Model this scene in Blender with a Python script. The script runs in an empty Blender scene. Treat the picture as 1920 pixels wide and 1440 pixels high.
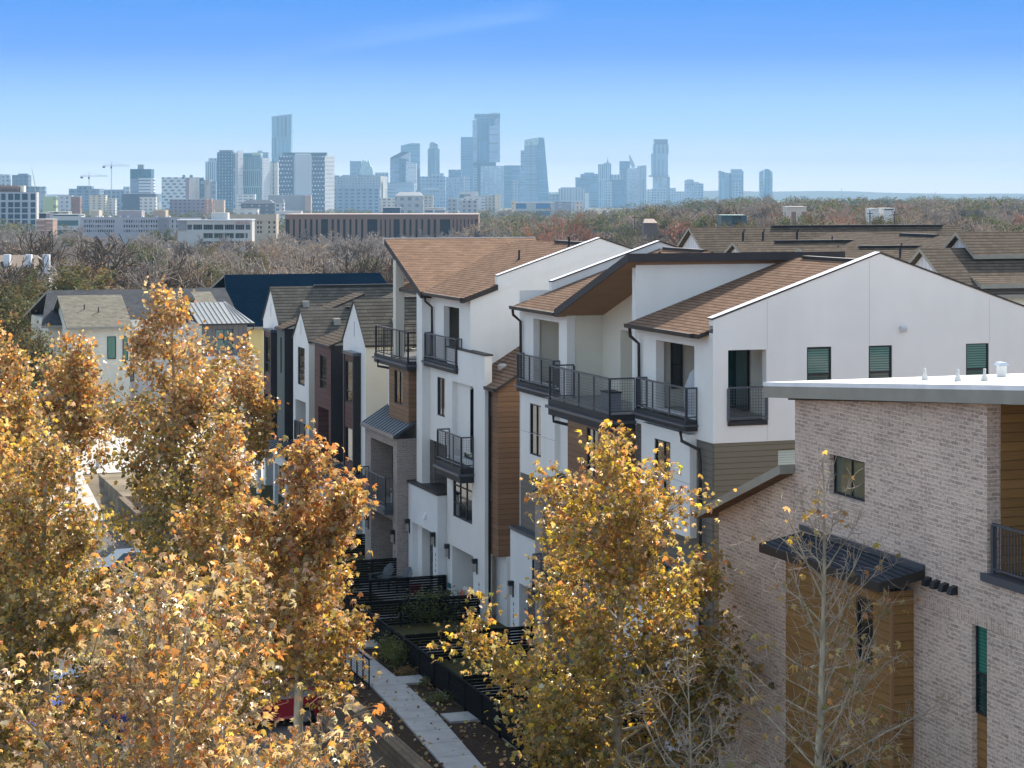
import bpy, math, random
import numpy as np
from math import radians as R
random.seed(7)
SC = bpy.context.scene
COL = SC.collection
HAZE_D = 9e-5; SKY_S = .15; SUN_E = 2.7; EXPO = 1.6
SKY_PTS = ((0.0, (5.8, 4.0, 2.6)), (.006, (5.4, 3.7, 2.5)), (.016, (2.2, 2.15, 2.3)), (.029, (1.15, 1.68, 2.25)), (.0418, (.86, 1.46, 2.22)), (.0675, (.28, .82, 2.2)), (.092, (.13, .68, 2.12)))
SKY_CLOUD = (1.0, 1.5, 2.4, 1)
# ------------------------------------------------------------------ frames
CAMH = 17.0; F = 3880.0; U0 = 960.0; V0 = 362.0
ANG = math.atan(1360 / 3880.0); CA, SA = math.cos(ANG), math.sin(ANG)
PX, PY = 6.04, 62.2          # ground corner of the near white townhouse
# row frame: x = t (into the buildings), y = s (away along the row), z up
def W(t, s):
    return PX + s * -SA + t * CA, PY + s * CA + t * SA
def RT(X, Y):
    dx, dy = X - PX, Y - PY
    return dx * CA + dy * SA, -dx * SA + dy * CA
def sm(a, b, x):
    x = np.clip((x - a) / (b - a), 0, 1); return x * x * (3 - 2 * x)
def TZ(X, Y):                 # terrain height, world metres
    X = np.asarray(X, float); Y = np.asarray(Y, float)
    k = X / np.maximum(Y, 1.0)
    w = 1 - sm(.02, .11, k)
    z = -w * (8 * sm(130, 520, Y) + 4 * sm(900, 1600, Y) + 16 * sm(1800, 5000, Y))
    z = z - (1 - w) * (24 * sm(2600, 5500, Y))
    return z
def tz(X, Y): return float(TZ(X, Y))
def wx(u, Y): return (u - U0) / F * Y
def wz(v, Y): return CAMH - (v - V0) / F * Y
# ------------------------------------------------------------------ materials
MATS = {}
class NT:
    def __init__(s, name):
        s.m = bpy.data.materials.new(name); s.m.use_nodes = True
        s.t = s.m.node_tree; s.t.nodes.clear()
        s.out = s.n('OutputMaterial')
    def n(s, typ, **kw):
        nd = s.t.nodes.new('ShaderNode' + typ)
        for k, v in kw.items(): setattr(nd, k, v)
        return nd
    def l(s, a, b): s.t.links.new(a, b)
    def val(s, sock, v):
        if hasattr(v, 'is_output') or isinstance(v, bpy.types.NodeSocket): s.l(v, sock)
        else: sock.default_value = v
    def math(s, op, a, b=None, c=None):
        nd = s.n('Math', operation=op); s.val(nd.inputs[0], a)
        if b is not None: s.val(nd.inputs[1], b)
        if c is not None: s.val(nd.inputs[2], c)
        return nd.outputs[0]
    def mix(s, f, a, b, mode='MIX'):
        nd = s.n('Mix', data_type='RGBA', blend_type=mode)
        s.val(nd.inputs[0], f)
        for i, x in ((6, a), (7, b)):
            if isinstance(x, (tuple, list)): x = tuple(x[:3]) + (1,)
            s.val(nd.inputs[i], x)
        return nd.outputs[2]
    def obj(s): return s.n('TexCoord').outputs['Object']
    def uv(s): return s.n('TexCoord').outputs['UV']
    def sep(s, v):
        nd = s.n('SeparateXYZ'); s.l(v, nd.inputs[0]); return nd.outputs
    def scale(s, v, sc):
        nd = s.n('Mapping'); s.l(v, nd.inputs[0]); nd.inputs['Scale'].default_value = sc; return nd.outputs[0]
    def noise(s, v, sc, det=4, rough=.55, out=0):
        nd = s.n('TexNoise'); s.l(v, nd.inputs['Vector']); nd.inputs['Scale'].default_value = sc
        nd.inputs['Detail'].default_value = det; nd.inputs['Roughness'].default_value = rough
        return nd.outputs[out]
    def ramp(s, f, pts):
        nd = s.n('ValToRGB'); s.l(f, nd.inputs[0]); e = nd.color_ramp.elements
        while len(e) < len(pts): e.new(.5)
        for el, (p, c) in zip(e, pts):
            el.position = p; el.color = (c, c, c, 1) if not isinstance(c, tuple) else tuple(c[:3]) + (1,)
        return nd.outputs[0]
    def bump(s, h, st, d=.02):
        nd = s.n('Bump'); s.l(h, nd.inputs['Height']); nd.inputs['Strength'].default_value = st
        nd.inputs['Distance'].default_value = d; return nd.outputs[0]
    def pbsdf(s, col, rough=.8, spec=.3, metal=0, normal=None, link=True, coat=0):
        p = s.n('BsdfPrincipled')
        if isinstance(col, (tuple, list)): p.inputs['Base Color'].default_value = tuple(col[:3]) + (1,)
        else: s.l(col, p.inputs['Base Color'])
        s.val(p.inputs['Roughness'], rough); p.inputs['Specular IOR Level'].default_value = spec
        s.val(p.inputs['Metallic'], metal); p.inputs['Coat Weight'].default_value = coat
        if normal is not None: s.l(normal, p.inputs['Normal'])
        if link: s.l(p.outputs[0], s.out.inputs['Surface'])
        return p
def memo(fn):
    def w(*a):
        k = (fn.__name__,) + a
        if k not in MATS: MATS[k] = fn(*a)
        return MATS[k]
    return w
def mul(c, k): return tuple(x * k for x in c)
@memo
def plain(col, rough=.6, spec=.3, metal=0.0):
    n = NT('paint'); o = n.obj()
    f = n.ramp(n.noise(o, 1.7, 5), [(.3, .88), (.75, 1.08)])
    n.pbsdf(n.mix(1.0, col, f, 'MULTIPLY'), rough, spec, metal); return n.m
@memo
def stucco(col):
    n = NT('stucco'); o = n.obj()
    big = n.ramp(n.noise(o, .35, 5, .6), [(.3, .93), (.7, 1.04)])
    streak = n.ramp(n.noise(n.scale(o, (2.2, 2.2, .16)), 1.0, 4, .6), [(.25, .975), (.6, 1.0)])
    c = n.mix(1.0, n.mix(1.0, col, big, 'MULTIPLY'), streak, 'MULTIPLY')
    n.pbsdf(c, .92, .2, 0, n.bump(n.noise(o, 45, 3), .35, .01)); return n.m
@memo
def shingle(c1, c2, row=.16, spec=.04):
    n = NT('shingles'); uv = n.uv(); x, y, z = n.sep(uv)
    br = n.n('TexBrick'); n.l(uv, br.inputs['Vector'])
    br.inputs['Scale'].default_value = 1; br.inputs['Brick Width'].default_value = .34
    br.inputs['Row Height'].default_value = row; br.inputs['Mortar Size'].default_value = .004
    br.inputs['Color1'].default_value = (.80, .80, .80, 1); br.inputs['Color2'].default_value = (1.12, 1.12, 1.12, 1)
    br.inputs['Mortar'].default_value = (.55, .55, .55, 1); br.inputs['Bias'].default_value = .1
    fy = n.math('FRACT', n.math('DIVIDE', y, row))
    line = n.ramp(fy, [(0.0, .30), (.2, .42), (.32, 1.04), (1.0, 1.0)])
    nz = n.noise(n.obj(), .9, 5, .65)
    base = n.mix(n.ramp(nz, [(.2, .15), (.8, .85)]), c1, c2)
    sp = n.ramp(n.noise(uv, 28, 2), [(.3, .75), (.7, 1.2)])
    c = n.mix(1.0, n.mix(1.0, n.mix(1.0, base, br.outputs[0], 'MULTIPLY'), line, 'MULTIPLY'), sp, 'MULTIPLY')
    h = n.math('ADD', n.math('MULTIPLY', n.math('SUBTRACT', 1.0, fy), 1.0), n.math('MULTIPLY', br.outputs[1], -.4))
    n.pbsdf(c, .95, spec, 0, n.bump(h, .7, .03)); return n.m
@memo
def siding(col, pitch=.18, grain=.5, vertical=False):
    n = NT('siding'); uv = n.uv(); x, y, z = n.sep(uv)
    a = x if vertical else y
    fy = n.math('FRACT', n.math('DIVIDE', a, pitch))
    line = n.ramp(fy, [(0, .35), (.07, .5), (.1, 1.0), (1.0, .97)])
    g = n.noise(n.scale(uv, (40, 1.2, 1) if vertical else (1.2, 40, 1)), 1.0, 5, .65)
    board = n.n('TexWhiteNoise', noise_dimensions='1D'); n.l(n.math('FLOOR', n.math('DIVIDE', a, pitch)), board.inputs['W'])
    bv = n.ramp(board.outputs[0], [(0, 1 - .22 * grain), (1, 1 + .22 * grain)])
    gv = n.ramp(g, [(.3, 1 - .35 * grain), (.7, 1 + .3 * grain)])
    c = n.mix(1.0, n.mix(1.0, n.mix(1.0, col, gv, 'MULTIPLY'), bv, 'MULTIPLY'), line, 'MULTIPLY')
    n.pbsdf(c, .7, .25, 0, n.bump(n.ramp(fy, [(0, 0.0), (.08, 0.0), (.14, 1.0), (1, .8)]), .5, .015)); return n.m
@memo
def brick(c1, c2, mortar, smear=.6, bw=.3, rh=.085, soldier=False):
    n = NT('brick'); uv = n.uv()
    if soldier: uv = n.scale(uv, (1, 1, 1)); 
    br = n.n('TexBrick'); n.l(uv, br.inputs['Vector'])
    br.inputs['Scale'].default_value = 1; br.inputs['Brick Width'].default_value = bw
    br.inputs['Row Height'].default_value = rh; br.inputs['Mortar Size'].default_value = .012
    br.inputs['Mortar Smooth'].default_value = .3
    if soldier: br.offset = 0.0
    br.inputs['Color1'].default_value = tuple(c1) + (1,); br.inputs['Color2'].default_value = tuple(c2) + (1,)
    br.inputs['Mortar'].default_value = tuple(mortar) + (1,); br.inputs['Bias'].default_value = -.25
    b = br.outputs[0]
    # lime-wash smear: broken patches of mortar paste dragged over the bricks
    w1 = n.noise(n.scale(uv, (1, 1.8, 1)), 11, 5, .7)
    wash = n.ramp(w1, [(.44, 0.0), (.54, 1.0)])
    c = n.mix(n.math('MULTIPLY', wash, smear), b, mortar)
    w2 = n.noise(n.scale(uv, (8, 20, 1)), 1.0, 4, .65)
    chip = n.ramp(w2, [(.55, 0.0), (.60, 1.0)])
    c = n.mix(n.math('MULTIPLY', chip, .5), c, mul(c2, .75))
    big = n.ramp(n.noise(uv, .5, 4), [(.3, .86), (.7, 1.1)])
    c = n.mix(1.0, c, big, 'MULTIPLY')
    n.pbsdf(c, .95, .15, 0, n.bump(n.math('ADD', n.math('MULTIPLY', br.outputs[1], -1.0), n.math('MULTIPLY', w1, 1.2)), .6, .015)); return n.m
@memo
def glass(col=(.02, .03, .035), rough=.04, spec=1.0):
    n = NT('glass pane'); o = n.obj()
    n.pbsdf(col, rough, spec, 0, n.bump(n.noise(o, 1.1, 2), .04, .02)); return n.m
@memo
def blinds(col=(.10, .24, .21), dark=(.03, .08, .075)):
    n = NT('pane with blinds'); x, y, z = n.sep(n.uv())
    f = n.math('FRACT', n.math('DIVIDE', y, .075))
    m = n.ramp(f, [(0, 0.0), (.22, 0.0), (.4, 1.0), (.9, .9), (1, .3)])
    n.pbsdf(n.mix(m, dark, col), .06, .6, 0); return n.m
@memo
def concrete(col, joint=1.5, stain=.25):
    n = NT('concrete'); o = n.obj(); x, y, z = n.sep(o)
    f = n.ramp(n.noise(o, 1.3, 6, .65), [(.25, 1 - stain), (.75, 1 + stain * .5)])
    c = n.mix(1.0, col, f, 'MULTIPLY')
    j = n.math('FRACT', n.math('DIVIDE', y, joint))
    c = n.mix(n.ramp(j, [(0, 1.0), (.016, 1.0), (.02, 0.0), (1, 0.0)]), c, mul(col, .4))
    n.pbsdf(c, .93, .2, 0, n.bump(n.noise(o, 30, 3), .2, .01)); return n.m
@memo
def soil(c1, c2, sc=2.0, bumpd=.05):
    n = NT('soil'); o = n.obj()
    f = n.ramp(n.noise(o, sc, 8, .7), [(.35, 0.0), (.65, 1.0)])
    c = n.mix(f, c1, c2)
    g = n.ramp(n.noise(o, sc * 14, 4, .7), [(.3, .6), (.7, 1.35)])
    n.pbsdf(n.mix(1.0, c, g, 'MULTIPLY'), .97, .1, 0, n.bump(n.noise(o, sc * 12, 5), .8, bumpd)); return n.m
@memo
def bark(c1, c2, sc=6.0):
    n = NT('bark'); o = n.obj()
    f = n.ramp(n.noise(n.scale(o, (1, 1, .4)), sc, 5, .6), [(.4, 0.0), (.58, 1.0)])
    n.pbsdf(n.mix(f, c1, c2), .9, .15, 0); return n.m
@memo
def leafmat(trans=.54, gloss=.7, rough=.36):
    n = NT('leaves'); a = n.n('Attribute', attribute_name='leafcol')
    p = n.pbsdf(a.outputs['Color'], rough, gloss, link=False)
    t = n.n('BsdfTranslucent')
    n.l(n.mix(1.0, a.outputs['Color'], (1.25, 1.08, .72), 'MULTIPLY'), t.inputs[0])
    m = n.n('MixShader'); m.inputs[0].default_value = trans
    n.l(p.outputs[0], m.inputs[1]); n.l(t.outputs[0], m.inputs[2]); n.l(m.outputs[0], n.out.inputs[0]); return n.m
@memo
def facade(wall, gl, px, pz, fx, fz, ox=0.0, rough=.15, jit=0.0):
    """window grid pressed into a wall: px, pz pitch in metres, fx, fz the glazed share"""
    n = NT('facade'); x, y, z = n.sep(n.uv())
    cx = n.math('DIVIDE', n.math('ADD', x, ox), px); cz = n.math('DIVIDE', y, pz)
    if jit:
        cx = n.math('ADD', cx, n.math('MULTIPLY', n.math('FLOOR', cz), jit))
    mx = n.math('LESS_THAN', n.math('FRACT', cx), fx); mz = n.math('LESS_THAN', n.math('FRACT', cz), fz)
    m = n.math('MULTIPLY', mx, mz)
    wn = n.n('TexWhiteNoise', noise_dimensions='2D')
    cv = n.n('CombineXYZ'); n.l(n.math('FLOOR', cx), cv.inputs[0]); n.l(n.math('FLOOR', cz), cv.inputs[1]); n.l(cv.outputs[0], wn.inputs['Vector'])
    g = n.mix(1.0, gl, n.ramp(wn.outputs[0], [(0, .6), (1, 1.5)]), 'MULTIPLY')
    big = n.ramp(n.noise(n.obj(), .02, 3), [(.3, .9), (.7, 1.1)])
    c = n.mix(1.0, n.mix(m, wall, g), big, 'MULTIPLY')
    n.pbsdf(c, n.math('SUBTRACT', .8, n.math('MULTIPLY', m, .8 - rough)), .5); return n.m
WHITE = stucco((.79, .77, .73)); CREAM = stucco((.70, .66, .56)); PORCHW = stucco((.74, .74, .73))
BROWNROOF = shingle((.20, .122, .08), (.26, .165, .112), .2); TANROOF = shingle((.095, .074, .056), (.14, .11, .084), .26); GREYROOF = shingle((.10, .09, .075), (.15, .133, .11), .24)
WOOD = siding((.225, .125, .068), .2, .6); WOOD2 = siding((.28, .15, .05), .19, .6)
TAUPE = siding((.20, .175, .125), .17, .12); TAUPE2 = siding((.17, .15, .125), .2, .12)
MAROON = siding((.13, .06, .052), .26, .4)
DARK = plain((.014, .014, .017), .5, .4); CHAR = plain((.026, .025, .028), .6, .3); BRONZE = plain((.03, .024, .022), .55, .35)
STEEL = plain((.065, .072, .088), .45, .5); FASCIA = plain((.045, .040, .042), .65, .3); FASCG = plain((.30, .28, .235), .7, .3)
CAP = plain((.75, .76, .78), .45, .5); SEAM = plain((.035, .05, .075), .32, .6); SEAMW = plain((.20, .215, .22), .55, .4)
BLACKW = plain((.005, .005, .006), .85, .1); SOFF = plain((.33, .205, .12), .8, .2)
GLASS = glass((.012, .018, .022)); GLASSB = blinds(); GLASST = glass((.015, .06, .06), .05, .8)
TPO = plain((.80, .79, .77), .6, .3); BRK = brick((.58, .445, .365), (.25, .18, .145), (.76, .61, .515), .42, .31, .09)
BRKS = brick((.57, .43, .345), (.30, .215, .17), (.74, .585, .49), .5, .085, .30, True)
BRK2 = brick((.36, .29, .25), (.25, .20, .18), (.42, .37, .34), .25)
STONE = brick((.5, .46, .4), (.38, .35, .31), (.3, .28, .26), .2, .5, .28)
# ------------------------------------------------------------------ meshes
class MB:
    def __init__(s): s.v = []; s.f = []; s.mi = []; s.mats = []; s.uvs = {}
    def mid(s, m):
        if m not in s.mats: s.mats.append(m)
        return s.mats.index(m)
    def poly(s, pts, m):
        b = len(s.v); s.v += [tuple(p) for p in pts]; s.f.append(tuple(range(b, b + len(pts)))); s.mi.append(s.mid(m)); return s
    def box(s, x0, x1, y0, y1, z0, z1, m, skip=''):
        x0, x1 = sorted((x0, x1)); y0, y1 = sorted((y0, y1)); z0, z1 = sorted((z0, z1))
        P = lambda a, b, c: ((x0, x1)[a], (y0, y1)[b], (z0, z1)[c])
        Q = {'b': (0, 0, 0, 0, 1, 0, 1, 1, 0, 1, 0, 0), 't': (0, 0, 1, 1, 0, 1, 1, 1, 1, 0, 1, 1),
             'n': (0, 0, 0, 1, 0, 0, 1, 0, 1, 0, 0, 1), 'f': (1, 1, 0, 0, 1, 0, 0, 1, 1, 1, 1, 1),
             'l': (0, 1, 0, 0, 0, 0, 0, 0, 1, 0, 1, 1), 'r': (1, 0, 0, 1, 1, 0, 1, 1, 1, 1, 0, 1)}
        for k, q in Q.items():
            if k not in skip: s.poly([P(*q[i:i + 3]) for i in (0, 3, 6, 9)], m)
        return s
    def prism(s, pts, vec, m, mside=None, caps=True):
        """polygon pts swept along vec"""
        q = [tuple(a + b for a, b in zip(p, vec)) for p in pts]
        if caps: s.poly(pts, m); s.poly(q[::-1], m)
        k = len(pts)
        for i in range(k):
            j = (i + 1) % k; s.poly([pts[i], pts[j], q[j], q[i]], mside or m)
        return s
    def tube(s, pts, r, m, k=8, r2=None):
        pts = [np.array(p, float) for p in pts]; n = len(pts); rings = []
        for i, p in enumerate(pts):
            d = pts[min(i + 1, n - 1)] - pts[max(i - 1, 0)]; d = d / (np.linalg.norm(d) + 1e-9)
            a = np.cross(d, (0, 0, 1) if abs(d[2]) < .9 else (1, 0, 0)); a /= np.linalg.norm(a); b = np.cross(d, a)
            rr = r if r2 is None else r + (r2 - r) * i / max(1, n - 1)
            base = len(s.v)
            s.v += [tuple(p + rr * (math.cos(2 * math.pi * j / k) * a + math.sin(2 * math.pi * j / k) * b)) for j in range(k)]
            rings.append(base)
        mi = s.mid(m)
        for a, b in zip(rings, rings[1:]):
            for j in range(k):
                s.f.append((a + j, a + (j + 1) % k, b + (j + 1) % k, b + j)); s.mi.append(mi)
        for a in (rings[0], rings[-1]): s.f.append(tuple(a + j for j in range(k))); s.mi.append(mi)
        return s
    def lathe(s, x, y, prof, m, k=16):
        """prof: list of (radius, z)"""
        rings = []
        for r, z in prof:
            base = len(s.v); s.v += [(x + r * math.cos(2 * math.pi * j / k), y + r * math.sin(2 * math.pi * j / k), z) for j in range(k)]; rings.append(base)
        mi = s.mid(m)
        for a, b in zip(rings, rings[1:]):
            for j in range(k): s.f.append((a + j, a + (j + 1) % k, b + (j + 1) % k, b + j)); s.mi.append(mi)
        for a in (rings[0], rings[-1]): s.f.append(tuple(a + j for j in range(k))); s.mi.append(mi)
        return s
    def slab(s, pts, th, m, mside=None):
        """a sloped sheet of thickness th below the given top polygon"""
        return s.prism(pts, (0, 0, -th), m, mside)
    def wall(s, ax, c, a0, a1, z0, z1, m, holes=(), rm=None):
        """wall in the plane t=c (ax 't', a is s) or s=c (ax 's', a is t); holes (a0,a1,z0,z1,depth,backmat); depth>0 goes into the building"""
        P = (lambda a, z, d=0: (c + d, a, z)) if ax == 't' else (lambda a, z, d=0: (a, c + d, z))
        A = sorted({a0, a1} | {x for h in holes for x in h[:2]}); Zs = sorted({z0, z1} | {x for h in holes for x in h[2:4]})
        for i in range(len(A) - 1):
            for j in range(len(Zs) - 1):
                ma, mz = (A[i] + A[i + 1]) / 2, (Zs[j] + Zs[j + 1]) / 2
                if any(h[0] < ma < h[1] and h[2] < mz < h[3] for h in holes): continue
                s.poly([P(A[i], Zs[j]), P(A[i + 1], Zs[j]), P(A[i + 1], Zs[j + 1]), P(A[i], Zs[j + 1])], m)
        for h in holes:
            b0, b1, y0, y1, d, bm = h
            r = rm or m
            for q in (((b0, y0), (b0, y1)), ((b1, y0), (b1, y1)), ((b0, y0), (b1, y0)), ((b0, y1), (b1, y1))):
                s.poly([P(*q[0]), P(*q[1]), P(*q[1], d), P(*q[0], d)], r)
            if bm: s.poly([P(b0, y0, d), P(b1, y0, d), P(b1, y1, d), P(b0, y1, d)], bm)
        return s
    def mesh(s, name, org=(0, 0, 0), smooth=False):
        me = bpy.data.meshes.new(name)
        v = np.array(s.v, float) - np.array(org, float)
        me.from_pydata(v.tolist(), [], s.f)
        for m in s.mats: me.materials.append(m)
        me.polygons.foreach_set('material_index', s.mi)
        if smooth: me.polygons.foreach_set('use_smooth', [True] * len(s.f))
        uvl = me.uv_layers.new(name='UVMap'); data = np.zeros((len(me.loops), 2)); k = 0
        V = np.array(s.v, float)
        for f in s.f:
            p = V[list(f)]; c = p - p[0]; nrm = np.zeros(3)
            for i in range(1, len(f) - 1): nrm += np.cross(c[i], c[i + 1])
            L = np.linalg.norm(nrm)
            if L < 1e-12: k += len(f); continue
            nrm /= L
            if nrm[2] < -1e-6 or (abs(nrm[2]) < 1e-6 and (nrm[0] > 1e-6 or (abs(nrm[0]) <= 1e-6 and nrm[1] > 0))): nrm = -nrm
            if abs(nrm[2]) > .999: ua, va = np.array((0, 1., 0)), np.array((1., 0, 0))
            else:
                ua = np.cross((0, 0, 1), nrm); ua /= np.linalg.norm(ua); va = np.cross(nrm, ua)
                if va[2] < 0: va = -va
            data[k:k + len(f), 0] = p @ ua; data[k:k + len(f), 1] = p @ va; k += len(f)
        uvl.data.foreach_set('uv', data.ravel()); me.update(); return me
def setp(o, label=None, cat=None, group=None, kind=None):
    for k, v in (('label', label), ('category', cat), ('group', group), ('kind', kind)):
        if v: o[k] = v
    return o
FR = {}
def place(o, loc, fr):
    FR[o.name] = (tuple(loc), fr)
    if fr == 'R':
        X, Y = W(loc[0], loc[1]); o.location = (X, Y, loc[2]); o.rotation_euler = (0, 0, ANG)
    else: o.location = loc
def thing(name, label, cat, loc, fr='R', group=None, kind=None):
    o = bpy.data.objects.new(name, None); COL.objects.link(o); o.empty_display_size = .2
    place(o, loc, fr); return setp(o, label, cat, group, kind)
def root(o):
    while o.parent: o = o.parent
    return o
def part(mb, name, parent, label=None, smooth=False):
    me = mb.mesh(name, FR[root(parent).name][0], smooth)
    o = bpy.data.objects.new(name, me); COL.objects.link(o); o.parent = parent
    if label: o['label'] = label
    return o
def solo(mb, name, label, cat, loc, fr='R', group=None, kind=None, smooth=False):
    me = mb.mesh(name, loc, smooth)
    o = bpy.data.objects.new(name, me); COL.objects.link(o); place(o, loc, fr)
    return setp(o, label, cat, group, kind)
def copy_tree(o, parent=None):
    c = o.copy(); COL.objects.link(c); c.parent = parent
    for ch in list(o.children): copy_tree(ch, c)
    return c
def B(*a, **k): return MB().box(*a, **k)
def window(parent, ax, c, a0, a1, z0, z1, vs=(), hs=(), inset=.07, fw=.05, fm=None, gm=None, name='window', low=None):
    """a framed window set in the plane: frame mesh with a pane as its child"""
    fm = fm or DARK; gm = gm or GLASS; a0, a1 = sorted((a0, a1)); f = MB()
    bx = (lambda p0, p1, q0, q1, d0, d1, mb, m: mb.box(c + d0, c + d1, p0, p1, q0, q1, m)) if ax == 't' else (lambda p0, p1, q0, q1, d0, d1, mb, m: mb.box(p0, p1, c + d0, c + d1, q0, q1, m))
    d0, d1 = inset - .04, inset + .02
    bx(a0, a0 + fw, z0, z1, d0, d1, f, fm); bx(a1 - fw, a1, z0, z1, d0, d1, f, fm)
    bx(a0 + fw, a1 - fw, z0, z0 + fw, d0, d1, f, fm); bx(a0 + fw, a1 - fw, z1 - fw, z1, d0, d1, f, fm)
    for x in vs: xx = a0 + (a1 - a0) * x; bx(xx - fw * .4, xx + fw * .4, z0 + fw, z1 - fw, d0 + .006, d1 - .006, f, fm)
    for y in hs: yy = z0 + (z1 - z0) * y; bx(a0 + fw, a1 - fw, yy - fw * .4, yy + fw * .4, d0 + .003, d1 - .003, f, fm)
    o = part(f, name, parent)
    g = MB()
    if low:   # lower sash with its own glass
        zm = z0 + (z1 - z0) * hs[0]
        bx(a0 + .01, a1 - .01, zm, z1 - .01, inset, inset + .01, g, gm); bx(a0 + .01, a1 - .01, z0 + .01, zm, inset + .002, inset + .012, g, low)
    else: bx(a0 + .01, a1 - .01, z0 + .01, z1 - .01, inset, inset + .01, g, gm)
    part(g, 'pane', o); return o
def railing(parent, pts, z0, z1, n_per=1.3, mesh=True, m=None, name='railing', bars=0):
    """pts in (t,s); posts, top and bottom rail, thin infill"""
    m = m or STEEL; r = MB(); w = MB()
    for (a, b) in zip(pts, pts[1:]):
        L = math.hypot(b[0] - a[0], b[1] - a[1]); k = max(1, round(L / n_per)); d = ((b[0] - a[0]) / L, (b[1] - a[1]) / L)
        nx = (-d[1], d[0])
        def bar(p, q, za, zb, th, mb):
            h = th / 2
            mb.prism([(p[0] + nx[0] * h, p[1] + nx[1] * h, za), (p[0] - nx[0] * h, p[1] - nx[1] * h, za), (p[0] - nx[0] * h, p[1] - nx[1] * h, zb), (p[0] + nx[0] * h, p[1] + nx[1] * h, zb)], (q[0] - p[0], q[1] - p[1], 0), m)
        bar(a, b, z1 - .05, z1, .07, r); bar(a, b, z0 + .08, z0 + .12, .05, r)
        for i in range(k + 1):
            p = (a[0] + (b[0] - a[0]) * i / k, a[1] + (b[1] - a[1]) * i / k); h = .035 if i in (0, k) else .022
            r.box(p[0] - h, p[0] + h, p[1] - h, p[1] + h, z0, z1 - .052, m)
        if mesh:
            nn = max(3, int(L / .09))
            for i in range(1, nn):
                p = (a[0] + (b[0] - a[0]) * i / nn, a[1] + (b[1] - a[1]) * i / nn); h = .004
                w.box(p[0] - h, p[0] + h, p[1] - h, p[1] + h, z0 + .12, z1 - .05, m)
            zz = z0 + .2
            while zz < z1 - .1: bar(a, b, zz, zz + .008, .008, w); zz += .09
        if bars:
            nn = int(L / bars)
            for i in range(1, nn):
                p = (a[0] + (b[0] - a[0]) * i / nn, a[1] + (b[1] - a[1]) * i / nn); h = .009
                w.box(p[0] - h, p[0] + h, p[1] - h, p[1] + h, z0 + .12, z1 - .05, m)
    o = part(r, name, parent)
    if w.f: part(w, 'infill', o)
    return o
def textmesh(txt, size, m, name):
    cu = bpy.data.curves.new('t', 'FONT'); cu.body = txt; cu.size = size; cu.align_x = 'CENTER'; cu.extrude = .004
    to = bpy.data.objects.new('t', cu); COL.objects.link(to)
    dg = bpy.context.evaluated_depsgraph_get(); me = bpy.data.meshes.new_from_object(to.evaluated_get(dg)); me.name = name
    bpy.data.objects.remove(to); me.materials.clear(); me.materials.append(m); return me
def house_number(parent, digits, t, s, ztop, h=.17):
    """digits stacked down a pier, facing the street (-t)"""
    o0 = FR[root(parent).name][0]
    for i, ch in enumerate(digits):
        me = textmesh(ch, h * 1.25, DARK, 'numeral'); o = bpy.data.objects.new('numeral', me); COL.objects.link(o); o.parent = parent
        o.location = (t - .012 - o0[0], s - o0[1], ztop - h - i * h * 1.35 - o0[2]); o.rotation_euler = (R(90), 0, R(-90))
def lantern(parent, t, s, z):
    f = MB().box(t - .03, t, s - .06, s + .06, z - .3, z + .32, DARK).box(t - .2, t - .031, s - .09, s + .09, z + .14, z + .32, DARK)
    o = part(f, 'wall_lantern', parent)
    part(MB().box(t - .17, t - .06, s - .06, s + .06, z - .2, z + .139, plain((.35, .33, .3), .1, .6)), 'lantern_glass', o)
def downspout(parent, pts, m=None, r=.055):
    part(MB().tube(pts, r, m or BRONZE, 8), 'downspout', parent, smooth=True)
def gutter(parent, t, s0, s1, z):
    part(MB().prism([(t, s0, z), (t - .12, s0, z), (t - .10, s0, z - .13), (t, s0, z - .13)], (0, s1 - s0, 0), BRONZE), 'gutter', parent)
def deck(parent, t0, t1, s0, s1, z0, z1, m=None):
    b = MB().box(t0, t1, s0, s1, z0, z1, m or CHAR).box(t0 - .1, t1, s0 - .06, s1 + .06, z0 + (z1 - z0) * .45, z0 + (z1 - z0) * .62, STEEL)
    return part(b, 'balcony_deck', parent)
# ================================================================== near white townhouse (D)
rz = lambda t: 12.86 + .351 * t                     # roof slope, street side
def gable_roof(mb, s0, s1, t0=-.35, ridge=5.67, t1=11.7, m=BROWNROOF, th=.14, z=rz):
    zr = z(ridge)
    mb.slab([(t0, s0, z(t0)), (t0, s1, z(t0)), (ridge, s1, zr), (ridge, s0, zr)], th, m, BRONZE)
    mb.slab([(t1, s0, z(2 * ridge - t1)), (t1, s1, z(2 * ridge - t1)), (ridge, s1, zr), (ridge, s0, zr)], th, m, BRONZE)
def pipe_vent(mb, t, s, z, m=None):
    mb.lathe(t, s, [(.14, z - .05), (.05, z + .06), (.045, z + .07), (.045, z + .42)], m or CHAR, 8)

D = thing('townhouse', 'white stucco townhouse with wide plain gable end wall and three street balconies', 'townhouse', (0, 0, 0))
b = MB()
# gable end, upper white stucco
b.wall('s', 0, 0, 11.4, 9.47, 13.0, WHITE, [(.5, 1.78, 10.11, 12.26, .28, None), (3.15, 3.99, 10.78, 12.29, .09, None), (5.28, 6.1, 10.78, 12.28, .09, None), (8.73, 9.56, 10.78, 12.26, .09, None)])
b.poly([(0, 0, 13.0), (11.4, 0, 13.0), (11.4, 0, 13.18), (5.67, 0, 15.12), (0, 0, 13.18)], WHITE)
b.box(0, .001, 0, .28, 13.0, 13.18, WHITE)
b.poly([(0, .28, 12.7), (11.4, .28, 12.7), (11.4, .28, 13.18), (5.67, .28, 15.12), (0, .28, 13.18)], WHITE)
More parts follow.
